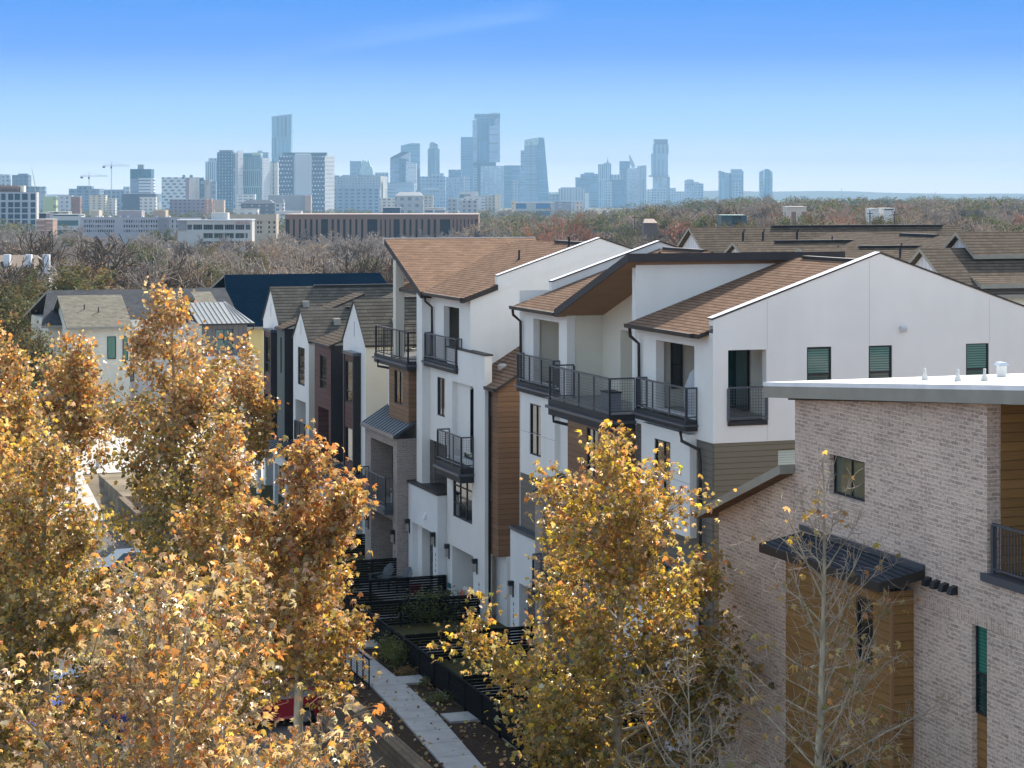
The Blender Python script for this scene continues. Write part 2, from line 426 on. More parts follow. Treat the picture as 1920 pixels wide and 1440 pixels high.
# street face
b.wall('t', 0, 0, 5.95, 9.47, 12.78, WHITE, [(1.35, 4.32, 10.12, 12.3, .28, None)])
b.wall('t', 0, 12.3, 17.4, 9.4, 12.78, WHITE, [(13.14, 15.85, 9.98, 12.33, .25, None)])
b.wall('t', 0, 12.0, 13.1, 3.1, 9.4, WHITE)
b.wall('t', 11.4, 0, 17.4, 0, 12.8, WHITE)
b.wall('s', 17.4, 0, 11.4, 0, 13.3, WHITE)
b.poly([(1.2, 17.4, 13.3), (11.4, 17.4, 13.3), (5.67, 17.4, 14.9)], WHITE)
# corner loggia room (open to street and gable side)
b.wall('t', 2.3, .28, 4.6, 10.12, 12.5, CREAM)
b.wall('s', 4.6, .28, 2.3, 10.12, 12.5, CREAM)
b.poly([(.28, .28, 12.45), (2.3, .28, 12.45), (2.3, 4.6, 12.45), (.28, 4.6, 12.45)], WHITE)
b.poly([(0, 0, 10.1), (2.3, 0, 10.1), (2.3, 4.6, 10.1), (0, 4.6, 10.1)], plain((.3, .29, .27), .8))
b.wall('t', .28, .01, 5.9, 12.3, 12.78, WHITE)
# left loggia
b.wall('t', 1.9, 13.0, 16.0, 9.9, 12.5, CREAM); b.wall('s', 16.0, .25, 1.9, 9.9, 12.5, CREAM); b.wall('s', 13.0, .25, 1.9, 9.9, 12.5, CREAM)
b.poly([(0, 13, 9.95), (1.9, 13, 9.95), (1.9, 16, 9.95), (0, 16, 9.95)], CHAR)
b.poly([(0, 13, 12.45), (1.9, 13, 12.45), (1.9, 16, 12.45), (0, 16, 12.45)], WHITE)
# middle open terrace under the mono-pitch roof
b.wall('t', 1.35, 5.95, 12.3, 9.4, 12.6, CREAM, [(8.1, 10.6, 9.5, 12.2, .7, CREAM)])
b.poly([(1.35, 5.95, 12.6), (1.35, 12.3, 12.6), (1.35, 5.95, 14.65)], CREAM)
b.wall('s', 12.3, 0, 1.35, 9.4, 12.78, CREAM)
b.box(-.02, .3, 12.28, 13.1, 9.4, 12.78, WHITE)
b.wall('s', 5.95, 0, 7.2, 9.4, 12.9, WHITE)
b.poly([(-.02, 5.95, 12.9), (7.2, 5.95, 12.9), (7.2, 5.95, 14.68), (-.02, 5.95, 14.68)], WHITE)
b.box(-.02, 1.35, 5.955, 6.25, 9.4, 14.55, WHITE)
# below: taupe siding storeys
b.wall('s', .03, 0, 11.4, -1.4, 9.47, TAUPE, [(2.15, 3.05, 8.1, 9.22, .09, None)])
b.wall('t', .03, 0, 5.95, -1.4, 9.47, TAUPE2, [(3.0, 4.3, 3.6, 5.2, .09, None)])
b.wall('t', .05, 13.1, 17.4, -1.4, 9.4, TAUPE2, [(14.2, 15.3, 4.5, 6.0, .09, None)])
b.wall('t', .05, 5.95, 13.1, -1.4, 3.1, PORCHW)
b.poly([(0, .031, -1.4), (.03, .031, -1.4), (.03, .031, 9.47), (0, .031, 9.47)], TAUPE)
part(b, 'wall', D)
r = MB(); gable_roof(r, .28, 5.95); gable_roof(r, 12.3, 17.15)
part(r, 'roof', D)
for a_ in ((1.0, 5.0), (13.0, 16.6)): part(MB().box(5.55, 5.8, *a_, rz(5.67) - .02, rz(5.67) + .07, BRONZE), 'ridge_vent', D)
mz = lambda s: 15.03 - .318 * (s - 5.6)
r = MB().slab([(-.45, 5.6, mz(5.6)), (7.5, 5.6, mz(5.6)), (7.5, 12.45, mz(12.45)), (-.45, 12.45, mz(12.45))], .27, BROWNROOF, FASCIA)
part(r, 'mono_pitch_roof', D)
r = MB().poly([(-.42, 5.65, mz(5.65) - .28), (7.4, 5.65, mz(5.65) - .28), (7.4, 12.4, mz(12.4) - .28), (-.42, 12.4, mz(12.4) - .28)], SOFF)
part(r, 'soffit', D)
# parapet caps
for s0, s1 in ((-.04, .32),):
    c = MB()
    for (ta, za, tb, zb) in ((-.05, 13.18, 5.67, 15.12), (5.67, 15.12, 11.5, 13.15)):
        c.slab([(ta, s0, za + .06), (tb, s0, zb + .06), (tb, s1, zb + .06), (ta, s1, za + .06)], .05, CAP, BRONZE)
    part(c, 'parapet_cap', D)
c = MB()
for (ta, za, tb, zb) in ((1.2, 13.6, 5.67, 15.1), (5.67, 15.1, 11.5, 13.2)):
    c.prism([(ta, 17.15, za - .5), (tb, 17.15, zb - .5), (tb, 17.15, zb), (ta, 17.15, za)], (0, .25, 0), WHITE)
    c.slab([(ta, 17.1, za + .06), (tb, 17.1, zb + .06), (tb, 17.45, zb + .06), (ta, 17.45, za + .06)], .05, CAP, BRONZE)
part(c, 'parapet', D)
# projecting white boxes
for s0, s1, za in ((1.25, 5.05, 6.43), (13.05, 16.75, 6.5)):
    x = MB(); w0, w1 = (2.72, 3.98) if s0 < 5 else (14.5, 15.7)
    x.wall('t', -.2, s0, s1, za, 9.6, WHITE, [(w0, w1, 7.3, 9.2, .1, None)])
    x.wall('s', s0, -.2, .03, za, 9.6, WHITE); x.wall('s', s1, -.2, .03, za, 9.6, WHITE)
    x.poly([(-.2, s0, 9.6), (.03, s0, 9.6), (.03, s1, 9.6), (-.2, s1, 9.6)], WHITE).poly([(-.2, s0, za), (.03, s0, za), (.03, s1, za), (-.2, s1, za)], WHITE)
    x.box(-.204, -.2, s0, s1, 8.08, 8.1, plain((.45, .45, .45)))
    part(x, 'projecting_bay', D)
    window(D, 't', -.2, w0, w1, 7.3, 9.2, vs=(.45,))
# gable windows with blinds
for t0, t1 in ((3.15, 3.99), (5.28, 6.1), (8.73, 9.56)):
    window(D, 's', 0, t0, t1, 10.78, 12.28, hs=(.45,), gm=GLASSB, low=blinds((.045, .10, .095), (.02, .05, .05)))
window(D, 's', .03, 2.15, 3.05, 8.1, 9.22, gm=blinds((.55, .62, .55), (.35, .42, .38)), fm=TAUPE)
window(D, 't', .03, 3.0, 4.3, 3.6, 5.2, vs=(.5,), gm=GLASSB); window(D, 't', .05, 14.2, 15.3, 4.5, 6.0)
window(D, 's', 4.6, .62, 1.02, 10.7, 12.25, hs=(.5,), inset=-.05); window(D, 't', 2.3, 2.2, 4.2, 10.14, 12.2, vs=(.5,), inset=-.05, name='balcony_door', gm=GLASST)
window(D, 's', 4.6, 1.62, 1.95, 10.14, 12.25, inset=-.05, name='balcony_door', gm=GLASST)
part(MB().lathe(1.2, 3.6, [(.07, 12.1), (.13, 12.12), (.13, 12.4), (.05, 12.44)], DARK, 10), 'ceiling_lamp', D)
part(MB().prism([(6.36, 0, 12.68), (6.36, -.09, 12.68), (6.36, -.14, 12.80), (6.36, -.12, 12.86), (6.36, 0, 12.86)], (.2, 0, 0), plain((.55, .56, .58))), 'wall_vent', D)
# stucco joints
part(MB().box(1.80, 1.815, -.003, 0, 9.5, 10.1, plain((.55, .55, .54))).box(1.80, 1.815, -.003, 0, 12.27, 13.75, plain((.55, .55, .54))).box(5.3, 5.315, -.003, 0, 12.3, 14.9, plain((.55, .55, .54))).box(9.58, 9.595, -.003, 0, 12.3, 13.7, plain((.55, .55, .54))), 'stucco_joint', D)
railing(D, [(.5, -.02), (1.78, -.02)], 10.12, 11.15, 1.3)
part(MB().box(.48, 1.8, -.06, .28, 9.98, 10.115, CHAR), 'loggia_sill', D)
# balconies
deck(D, -.4, 0, 1.1, 5.1, 9.72, 10.05); railing(D, [(0, 1.15), (-.36, 1.15), (-.36, 5.05), (0, 5.05)], 10.05, 11.06, 1.35)
deck(D, -.95, 0, 6.0, 11.7, 9.2, 9.75); railing(D, [(0, 6.05), (-.9, 6.05), (-.9, 11.65), (0, 11.65)], 9.75, 10.95, 1.35)
part(MB().poly([(-.9, 6, 9.752), (1.35, 6, 9.752), (1.35, 12.3, 9.752), (-.9, 12.3, 9.752)], plain((.28, .26, .24))), 'terrace_floor', D)
deck(D, -.3, 0, 12.95, 16.9, 9.55, 9.92); railing(D, [(0, 13), (-.26, 13), (-.26, 16.85), (0, 16.85)], 9.92, 10.98, 1.35)
# wood box under the terrace and its metal awning
x = MB().wall('t', -.92, 6.0, 9.85, 6.7, 9.2, WOOD, [(7.05, 8.05, 7.5, 9.15, .1, None)])
x.wall('s', 6.0, -.92, 0, 3.1, 9.2, WOOD).wall('s', 9.85, -.92, 0, 6.5, 9.2, WOOD).wall('t', -.02, 9.85, 12.0, 6, 9.2, WHITE)
x.poly([(-.92, 6, 6.7), (0, 6, 6.7), (0, 9.85, 6.7), (-.92, 9.85, 6.7)], WOOD)
part(x, 'timber_bay', D); window(D, 't', -.92, 7.05, 8.05, 7.5, 9.15, vs=(.5,))
def awning(parent, s0, s1, t0, z0, t1, z1, m=SEAM):
    a = MB().slab([(t0, s0, z0), (t1, s0, z1), (t1, s1, z1), (t0, s1, z0)], .08, m)
    k = int((s1 - s0) / .4)
    for i in range(k + 1):
        s = s0 + .03 + (s1 - s0 - .06) * i / k
        a.prism([(t0, s - .02, z0 + .002), (t0, s + .02, z0 + .002), (t0, s + .02, z0 + .05), (t0, s - .02, z0 + .05)], (t1 - t0, 0, z1 - z0), m)
    a.box(t0 - .08, t0 - .001, s0, s1, z0 - .14, z0 + .02, m)
    return part(a, 'metal_awning', parent)
awning(D, 6.9, 12.8, -1.3, 6.25, -.02, 6.95)
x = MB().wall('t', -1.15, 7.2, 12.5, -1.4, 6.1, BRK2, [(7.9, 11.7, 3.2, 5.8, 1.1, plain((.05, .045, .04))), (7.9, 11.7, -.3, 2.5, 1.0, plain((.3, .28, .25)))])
x.wall('s', 7.2, -1.15, .05, -1.4, 6.1, BRK2).wall('s', 12.5, -1.15, .05, -1.4, 6.1, BRK2)
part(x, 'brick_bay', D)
deck(D, -1.5, -1.15, 7.8, 11.9, 2.9, 3.2); railing(D, [(-1.15, 7.85), (-1.45, 7.85), (-1.45, 11.85), (-1.15, 11.85)], 3.2, 4.3, 1.3)
# ground floor porch front, right
x = MB().wall('t', -.9, .9, 5.6, -1.4, 4.3, PORCHW, [(1.9, 4.9, -.3, 2.55, .3, None)])
x.wall('t', -.6, .9, 5.6, -1.4, 4.3, PORCHW, [(1.9, 4.9, -.3, 2.55, .0, None)]).wall('s', .9, -.9, .03, -1.4, 4.3, PORCHW).wall('s', 5.6, -.9, .03, -1.4, 4.3, PORCHW)
x.box(-.95, -.55, .85, 5.65, 4.3, 4.4, STEEL)
part(x, 'porch_front', D); lantern(D, -.9, 1.4, 2.2)
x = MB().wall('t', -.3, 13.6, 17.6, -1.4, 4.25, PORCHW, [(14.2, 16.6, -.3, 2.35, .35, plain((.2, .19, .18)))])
x.wall('s', 13.6, -.3, .05, -1.4, 4.25, PORCHW).wall('s', 17.6, -.3, .05, -1.4, 4.25, PORCHW)
x.box(-.36, .1, 13.55, 17.65, 4.25, 4.36, SEAM); part(x, 'porch_front', D)
lantern(D, -.3, 17.25, 2.0); house_number(D, '6163', -.3, 17.2, 1.55)
# gutters and downspouts
gutter(D, -.35, .7, 5.9, rz(-.35)); gutter(D, -.35, 12.5, 17.3, rz(-.35))
downspout(D, [(-.38, 5.6, 12.6), (-.36, 5.6, 12.35), (-.1, 5.5, 12.1), (-.08, 5.5, 9.9)])
downspout(D, [(-.38, 17.1, 12.6), (-.36, 17.1, 12.4), (-.1, 17.0, 12.15), (-.08, 17.0, 9.9)])
downspout(D, [(-.4, 1.5, 9.7), (-.38, 1.45, 9.4), (-.12, .75, 9.2), (-.1, .7, 8.9), (-.1, .7, -1.2)])
downspout(D, [(-.9, 11.3, 9.2), (-.9, 11.3, 9.0), (-.5, 11.0, 8.9), (-.06, 10.9, 8.85), (-.06, 10.9, 7.0)])
v = MB(); pipe_vent(v, 4.4, 14.2, rz(4.4)); part(v, 'vent_pipe', D)
# things on the balconies
g = MB().lathe(.55, 2.2, [(.42, 10.11), (.5, 10.5), (.47, 10.9), (.36, 11.2), (.28, 11.42), (.12, 11.55), (.02, 11.58)], plain((.42, .43, .45), .8), 14)
solo(g, 'covered_grill', 'tall grey fabric-covered grill standing in the corner balcony beside the gable wall', 'grill cover', (.55, 2.2, 10.11), smooth=True)
g = MB().box(-.55, -.1, 7.0, 7.7, 9.76, 10.35, plain((.22, .23, .25))).box(-.57, -.08, 6.98, 7.72, 10.351, 10.4, CHAR)
solo(g, 'storage_box', 'grey lidded storage box on the long middle terrace of the white townhouse', 'box', (-.3, 7.3, 9.76))
def patio_chair(label, t, s, z, m, rot=0):
    c = thing('patio_chair', label, 'chair', (t, s, z), group='chairs on balconies and patios'); 
    part(MB().box(t - .28, t + .28, s - .3, s + .3, z + .36, z + .42, m), 'seat', c)
    part(MB().slab([(t + .2, s - .3, z + .42), (t + .38, s - .3, z + 1.0), (t + .38, s + .3, z + 1.0), (t + .2, s + .3, z + .42)], .05, m), 'backrest', c)
    for a in (-.26, .26):
        for q in (-.28, .28): part(MB().box(t + a - .025, t + a + .025, s + q - .025, s + q + .025, z, z + .359, m), 'leg', c)
    for q in (-.33, .33): part(MB().box(t - .3, t + .3, s + q - .03, s + q + .03, z + .58, z + .61, m), 'armrest', c)
    return c
g = MB().lathe(0, 0, [(.3, -.05), (.36, -.02), (.36, .02), (.3, .05), (.12, .06)], DARK, 20)
g.v = [(.05 + z * .6, 13.4 + y, 10.35 + x) for x, y, z in g.v]
solo(g, 'spare_wheel', 'black round wheel leaning inside the left balcony of the white townhouse', 'wheel', (.05, 13.4, 9.97))

# ================================================================== middle townhouse (B and C): tower roof and brown wing
T = thing('townhouse', 'white townhouse with tall slanted brown roof on a corner column and brown clad wing', 'townhouse', (0, 27, 0))
b = MB()
b.wall('t', 0, 23.4, 29.0, 6.35, 12.75, WHITE, [(24.87, 27.0, 9.95, 12.23, .25, None), (26.85, 27.95, 7.5, 9.15, .1, None)])
b.wall('s', 23.4, 0, 11.4, 9.0, 12.72, WHITE); b.poly([(0, 23.4, 12.72), (11.4, 23.4, 12.72), (5.67, 23.4, 14.8), (1.1, 23.4, 13.15)], WHITE)
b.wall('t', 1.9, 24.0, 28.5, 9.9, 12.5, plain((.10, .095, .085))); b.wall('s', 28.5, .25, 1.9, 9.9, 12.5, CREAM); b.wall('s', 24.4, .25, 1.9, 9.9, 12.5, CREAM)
b.poly([(0, 24, 9.9), (1.9, 24, 9.9), (1.9, 28.5, 9.9), (0, 28.5, 9.9)], CHAR); b.poly([(.25, 24, 12.4), (1.9, 24, 12.4), (1.9, 28.5, 12.4), (.25, 28.5, 12.4)], WHITE)
b.box(-.36, .2, 29.0, 29.8, -.6, 12.75, WHITE)                       # fin pier
b.wall('t', .85, 25.7, 29.0, -.6, 6.35, TAUPE2, [(26.3, 27.6, 4.6, 5.75, .09, None)])
b.poly([(0, 25.7, 6.35), (.85, 25.7, 6.35), (.85, 29, 6.35), (0, 29, 6.35)], WHITE); b.wall('s', 29.0, 0, .9, -.6, 6.4, TAUPE2)
b.wall('t', 2.0, 29.8, 34.4, 9.3, 12.5, WHITE, [(30.6, 32.6, 9.4, 11.9, .1, None)]); b.poly([(2, 29.8, 12.5), (2, 34.4, 12.5), (2, 34.4, 14.5), (2, 29.8, 12.8)], WHITE); b.wall('t', 0, 29.8, 35.6, -.6, 9.3, WHITE)
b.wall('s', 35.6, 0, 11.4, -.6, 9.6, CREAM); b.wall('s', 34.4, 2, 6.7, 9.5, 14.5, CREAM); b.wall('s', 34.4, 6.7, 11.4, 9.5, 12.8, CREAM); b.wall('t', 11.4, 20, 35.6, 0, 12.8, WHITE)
b.wall('s', 29.8, 0, 2.0, 9.3, 12.75, WHITE)
# brown wing C
b.wall('t', 0, 19.9, 21.2, 2.75, 9.4, WOOD, [(20.66, 21.1, 8.1, 8.98, .09, None), (20.66, 21.1, 4.75, 5.6, .09, None)])
b.wall('s', 19.9, 0, 9, 2.75, 9.4, WOOD); b.poly([(0, 19.9, 9.4), (9, 19.9, 9.4), (9, 19.9, 12.2), (4.6, 19.9, 12.2)], WOOD)
b.wall('t', .35, 19.9, 21.2, -.6, 2.75, PORCHW); b.wall('s', 19.9, .35, 9, -.6, 2.75, PORCHW); b.poly([(0, 19.9, 2.75), (.35, 19.9, 2.75), (.35, 21.2, 2.75), (0, 21.2, 2.75)], WHITE)
part(b, 'wall', T)
x = MB().wall('t', -.2, 20.95, 25.9, -.6, 10.55, WHITE, [(22.35, 25.2, 6.1, 9.2, .34, WHITE), (22.55, 25.1, 3.62, 5.72, .1, None), (22.4, 25.2, -.4, 2.38, 1.1, plain((.3, .29, .27)))])
x.wall('s', 20.95, -.2, .1, -.6, 10.55, WHITE).wall('s', 25.9, -.2, .85, -.6, 10.55, WHITE).wall('t', .1, 20.95, 25.9, 9.0, 10.55, WHITE)
part(x, 'front_wall', T)
part(MB().box(-.24, .14, 20.9, 25.95, 10.55, 10.61, BRONZE), 'parapet_cap', T)
window(T, 't', -.2, 22.55, 25.1, 3.62, 5.72, vs=(.333, .667), hs=(.28, .62), fm=BRONZE)
window(T, 't', .14, 22.4, 24.4, 6.12, 9.05, vs=(.5,), inset=-.03, name='balcony_door', gm=GLASST)
window(T, 't', 0, 26.85, 27.95, 7.5, 9.15, vs=(.45,)); window(T, 't', .85, 26.3, 27.6, 4.6, 5.75)
window(T, 't', 0, 20.66, 21.1, 8.1, 8.98, gm=GLASST); window(T, 't', 0, 20.66, 21.1, 4.75, 5.6, gm=GLASST)
window(T, 't', 2.0, 30.6, 32.6, 9.4, 11.9, vs=(.5,), name='balcony_door')
deck(T, -.78, -.2, 22.3, 25.6, 5.35, 5.95); railing(T, [(-.2, 22.35), (-.72, 22.35), (-.72, 25.55), (-.2, 25.55)], 5.95, 7.2, 1.1)
x = MB().wall('t', -.6, 25.95, 30.25, -.6, 4.35, PORCHW, [(26.6, 29.7, -.4, 2.7, .35, None)]).wall('s', 25.95, -.6, .4, -.6, 4.35, PORCHW).wall('s', 30.25, -.6, 0, -.6, 4.35, PORCHW)
x.wall('t', .4, 25.95, 30.25, -.6, 4.35, plain((.45, .45, .44)))
part(x, 'porch_front', T); part(MB().box(-.66, .45, 25.9, 30.3, 4.352, 4.45, BRONZE), 'parapet_cap', T, label='dark flat coping over the white porch front')
part(MB().prism([(-.6, 27.6, 3.1), (-.72, 27.6, 3.1), (-.66, 27.6, 3.28), (-.6, 27.6, 3.4)], (0, .14, 0), CAP), 'wall_vent', T)
lantern(T, -.6, 30.05, 2.45); lantern(T, -.6, 26.3, 2.45); lantern(T, -.2, 25.6, 2.05); lantern(T, -.2, 21.9, 2.05)
house_number(T, '6159', -.6, 26.2, 1.95); house_number(T, '6161', -.2, 21.65, 1.5)
part(MB().box(-.26, -.2, 25.35, 25.65, .55, .75, plain((.03, .14, .15))), 'meter_box', T)
# roofs
zc = lambda t: 9.45 + .6 * t
r = MB().slab([(-.15, 19.75, zc(-.15)), (-.15, 20.95, zc(-.15)), (.1, 20.95, zc(.1)), (.1, 23.4, zc(.1)), (4.5, 23.4, zc(4.5)), (4.5, 19.75, zc(4.5))], .14, BROWNROOF, BRONZE)
part(r, 'lean_to_roof', T); part(MB().lathe(.9, 22.0, [(.2, zc(.9) - .1), (.2, zc(.9) + .08), (.12, zc(.9) + .14), (.02, zc(.9) + .15)], plain((.5, .48, .45)), 12), 'roof_vent', T)
gutter(T, -.15, 19.8, 20.95, zc(-.15))
r = MB(); gable_roof(r, 23.65, 33.5); r.slab([(-.35, 23.25, rz(-.35)), (1.15, 23.25, rz(1.15)), (1.15, 23.7, rz(1.15)), (-.35, 23.7, rz(-.35))], .22, BROWNROOF, BRONZE)
part(r, 'roof', T)
nz_ = lambda s: 12.82 + .378 * (s - 28.95)
r = MB().slab([(-.5, 28.75, nz_(28.75)), (6.8, 28.75, nz_(28.75)), (6.8, 34.5, nz_(34.5)), (-.5, 34.5, nz_(34.5))], .28, BROWNROOF, FASCIA)
part(r, 'mono_pitch_roof', T)
r = MB().poly([(-.47, 28.9, nz_(28.9) - .29), (6.7, 28.9, nz_(28.9) - .29), (6.7, 34.45, nz_(34.45) - .29), (-.47, 34.45, nz_(34.45) - .29)], SOFF); part(r, 'soffit', T)
part(MB().box(-.55, 6.85, 34.5, 34.56, nz_(34.5) - .25, nz_(34.5) + .03, CAP), 'roof_edge_trim', T)
c = MB()
for (ta, za, tb, zb) in ((1.15, 13.58, 5.67, 15.1), (5.67, 15.1, 11.5, 13.2)):
    c.prism([(ta, 23.38, za - .6), (tb, 23.38, zb - .6), (tb, 23.38, zb), (ta, 23.38, za)], (0, .28, 0), WHITE)
    c.slab([(ta, 23.33, za + .06), (tb, 23.33, zb + .06), (tb, 23.7, zb + .06), (ta, 23.7, za + .06)], .05, CAP, BRONZE)
part(c, 'parapet', T)
for a_ in ((3.6, 27.6), (5.3, 26.0)): v = MB(); pipe_vent(v, *a_, rz(a_[0])); part(v, 'vent_pipe', T)
part(MB().box(5.55, 5.8, 24.5, 28.5, rz(5.67) - .02, rz(5.67) + .08, BRONZE), 'ridge_vent', T)
part(MB().box(-.5, -.1, 32.6, 33.02, 9.66, nz_(32.8) - .3, CREAM), 'corner_column', T)
deck(T, -.78, 2.0, 29.82, 35.2, 9.25, 9.66); railing(T, [(0, 29.9), (-.72, 29.9), (-.72, 35.1), (2.0, 35.1)], 9.66, 10.95, 1.3, False, CHAR, bars=.45)
deck(T, -.3, 0, 24.4, 28.95, 9.55, 9.9); railing(T, [(0, 24.5), (-.26, 24.5), (-.26, 28.85), (0, 28.85)], 9.9, 11.0, 1.5)
x = MB().wall('t', -.58, 30.3, 33.4, 6.9, 9.25, WOOD, [(31.2, 32.55, 7.6, 9.1, .1, None)]).wall('s', 30.3, -.58, 0, 6.9, 9.25, WOOD).wall('s', 33.4, -.58, 0, 6.9, 9.25, WOOD)
part(x, 'timber_bay', T); window(T, 't', -.58, 31.2, 32.55, 7.6, 9.1, vs=(.45,))
awning(T, 30.1, 35.6, -1.25, 6.42, -.02, 7.2)
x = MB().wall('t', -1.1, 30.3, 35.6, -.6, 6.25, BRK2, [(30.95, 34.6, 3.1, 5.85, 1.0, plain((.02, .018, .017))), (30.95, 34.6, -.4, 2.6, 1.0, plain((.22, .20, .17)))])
x.wall('s', 30.3, -1.1, 0, -.6, 6.25, BRK2).wall('s', 35.6, -1.1, 0, -.6, 6.25, BRK2)
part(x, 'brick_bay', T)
deck(T, -1.5, -1.1, 30.9, 35.0, 2.85, 3.25, STEEL); railing(T, [(-1.1, 30.95), (-1.45, 30.95), (-1.45, 34.95), (-1.1, 34.95)], 3.25, 4.5, 1.3, False, bars=.14)
lantern(T, -1.1, 35.0, 1.9); lantern(T, -1.1, 30.7, 1.9); house_number(T, '6157', -1.1, 30.62, 1.4)
gutter(T, -.35, 23.4, 28.8, rz(-.35))
downspout(T, [(-.38, 28.5, 12.6), (-.36, 28.5, 12.35), (-.1, 28.4, 12.1), (-.08, 28.4, 10.0)]); downspout(T, [(-.08, 20.7, 9.3), (-.08, 20.7, -.4)])
downspout(T, [(-.8, 34.5, 9.4), (-.8, 34.5, 9.1), (-.2, 34.0, 9.0), (-.06, 34.0, 8.9)]); downspout(T, [(.75, 28.7, 6.3), (.75, 28.7, -.4)])
patio_chair('white plastic chair on the brick balcony under the blue awning', -.7, 31.4, 3.27, plain((.5, .52, .55)))
x = thing('ceiling_fan', 'dark ceiling fan hanging in the upper balcony under the slanted brown roof', 'fan', (1.0, 26.0, 12.4))
part(MB().lathe(1.0, 26.0, [(.03, 11.75), (.1, 11.6), (.1, 11.7), (.03, 12.39)][::1], DARK, 8), 'motor', x)
for k in range(3):
    a = k * 2.094 + .4; ca, sa = math.cos(a), math.sin(a)
    part(MB().slab([(1 + ca * .1 - sa * .06, 26 + sa * .1 + ca * .06, 11.66), (1 + ca * .7 - sa * .08, 26 + sa * .7 + ca * .08, 11.66), (1 + ca * .7 + sa * .08, 26 + sa * .7 - ca * .08, 11.66), (1 + ca * .1 + sa * .06, 26 + sa * .1 - ca * .06, 11.66)], .02, DARK), 'blade', x)

# ================================================================== gabled row houses beyond
def gabled_house(label, s0, s1, ze, za, kind):
    """narrow white house, gable to the street; ridge runs back along +t"""
    h = thing('gabled_house', label, 'house', (0, (s0 + s1) / 2, 0), group='white gabled row houses'); m = (s0 + s1) / 2
    L = 9.5; b = MB(); zl = 3.4
    holes = []
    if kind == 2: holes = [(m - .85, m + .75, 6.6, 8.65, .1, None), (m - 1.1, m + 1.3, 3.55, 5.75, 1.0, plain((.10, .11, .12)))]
    b.wall('t', 0, s0, s1, zl, ze, WHITE, holes); b.poly([(0, s0, ze), (0, s1, ze), (0, m, za)], WHITE)
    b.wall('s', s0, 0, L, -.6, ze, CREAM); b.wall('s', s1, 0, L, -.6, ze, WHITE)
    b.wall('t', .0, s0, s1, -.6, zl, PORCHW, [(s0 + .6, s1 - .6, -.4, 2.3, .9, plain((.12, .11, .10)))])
    b.box(-.012, 0, m - .05, m + .05, ze + .25, ze + 1.0, plain((.4, .42, .45)))
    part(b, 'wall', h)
    k = (za - ze) / (m - s0); ov = .12
    r = MB()
    r.slab([(-.06, s0 - ov, ze - k * ov + .1), (L + 2, s0 - ov, ze - k * ov + .1), (L + 2, m, za + .1), (-.06, m, za + .1)], .1, GREYROOF, BRONZE)
    r.slab([(-.06, s1 + ov, ze - k * ov + .1), (L + 2, s1 + ov, ze - k * ov + .1), (L + 2, m, za + .1), (-.06, m, za + .1)], .1, GREYROOF, BRONZE)
    part(r, 'roof', h); part(MB().box(2.5, L, m - .12, m + .12, za + .06, za + .16, CHAR), 'ridge_vent', h)
    part(MB().box(1.6, 1.95, s0 + .75, s0 + 1.1, ze + k * .9, ze + k * .9 + .35, plain((.4, .38, .33))), 'roof_vent', h)
    if kind == 2:
        window(h, 't', 0, m - .85, m + .75, 6.6, 8.65, hs=(.25,), fm=BRONZE)
        railing(h, [(-.05, m - 1.05), (-.05, m + 1.25)], 3.55, 4.6, 1.1, False, CHAR, bars=.15)
    else:
        x = MB(); q0, q1 = (40.4, 42.3) if m < 45 else (s0 + .35, s0 + 2.2)
        x.wall('t', -.35, q0, q1, 3.5, 9.1, MAROON, [(q0 + .22, q1 - .22, 6.75, 8.8, .1, None), (q0 + .22, q1 - .22, 3.9, 5.55, .1, None)])
        x.wall('s', q0, -.35, 0, 3.5, 9.1, CHAR).wall('s', q1, -.35, 0, 3.5, 9.1, CHAR)
        x.box(-.42, .02, q0 - .05, q1 + .05, 9.102, 9.25, SEAM).box(-.4, .0, q0 - .03, q1 + .03, 3.42, 3.499, BRONZE)
        for q in (q0, q1 - .16): x.box(-.39, -.351, q, q + .16, 3.5, 9.1, BRONZE)
        part(x, 'bay', h)
        window(h, 't', -.35, q0 + .22, q1 - .22, 6.75, 8.8, hs=(.27,)); window(h, 't', -.35, q0 + .22, q1 - .22, 3.9, 5.55)
    awning(h, s0 + .1, s1 + .4, -1.2, 2.95, -.02, 3.4)
    part(MB().box(-1.15, -.95, s0 + .3, s0 + .7, -.6, 2.85, PORCHW).box(-1.15, -.95, s1 - .5, s1 - .1, -.6, 2.85, PORCHW).box(-1.15, -.95, s0 + .3, s1 - .1, 2.3, 2.849, PORCHW), 'porch_beam', h)
    return h
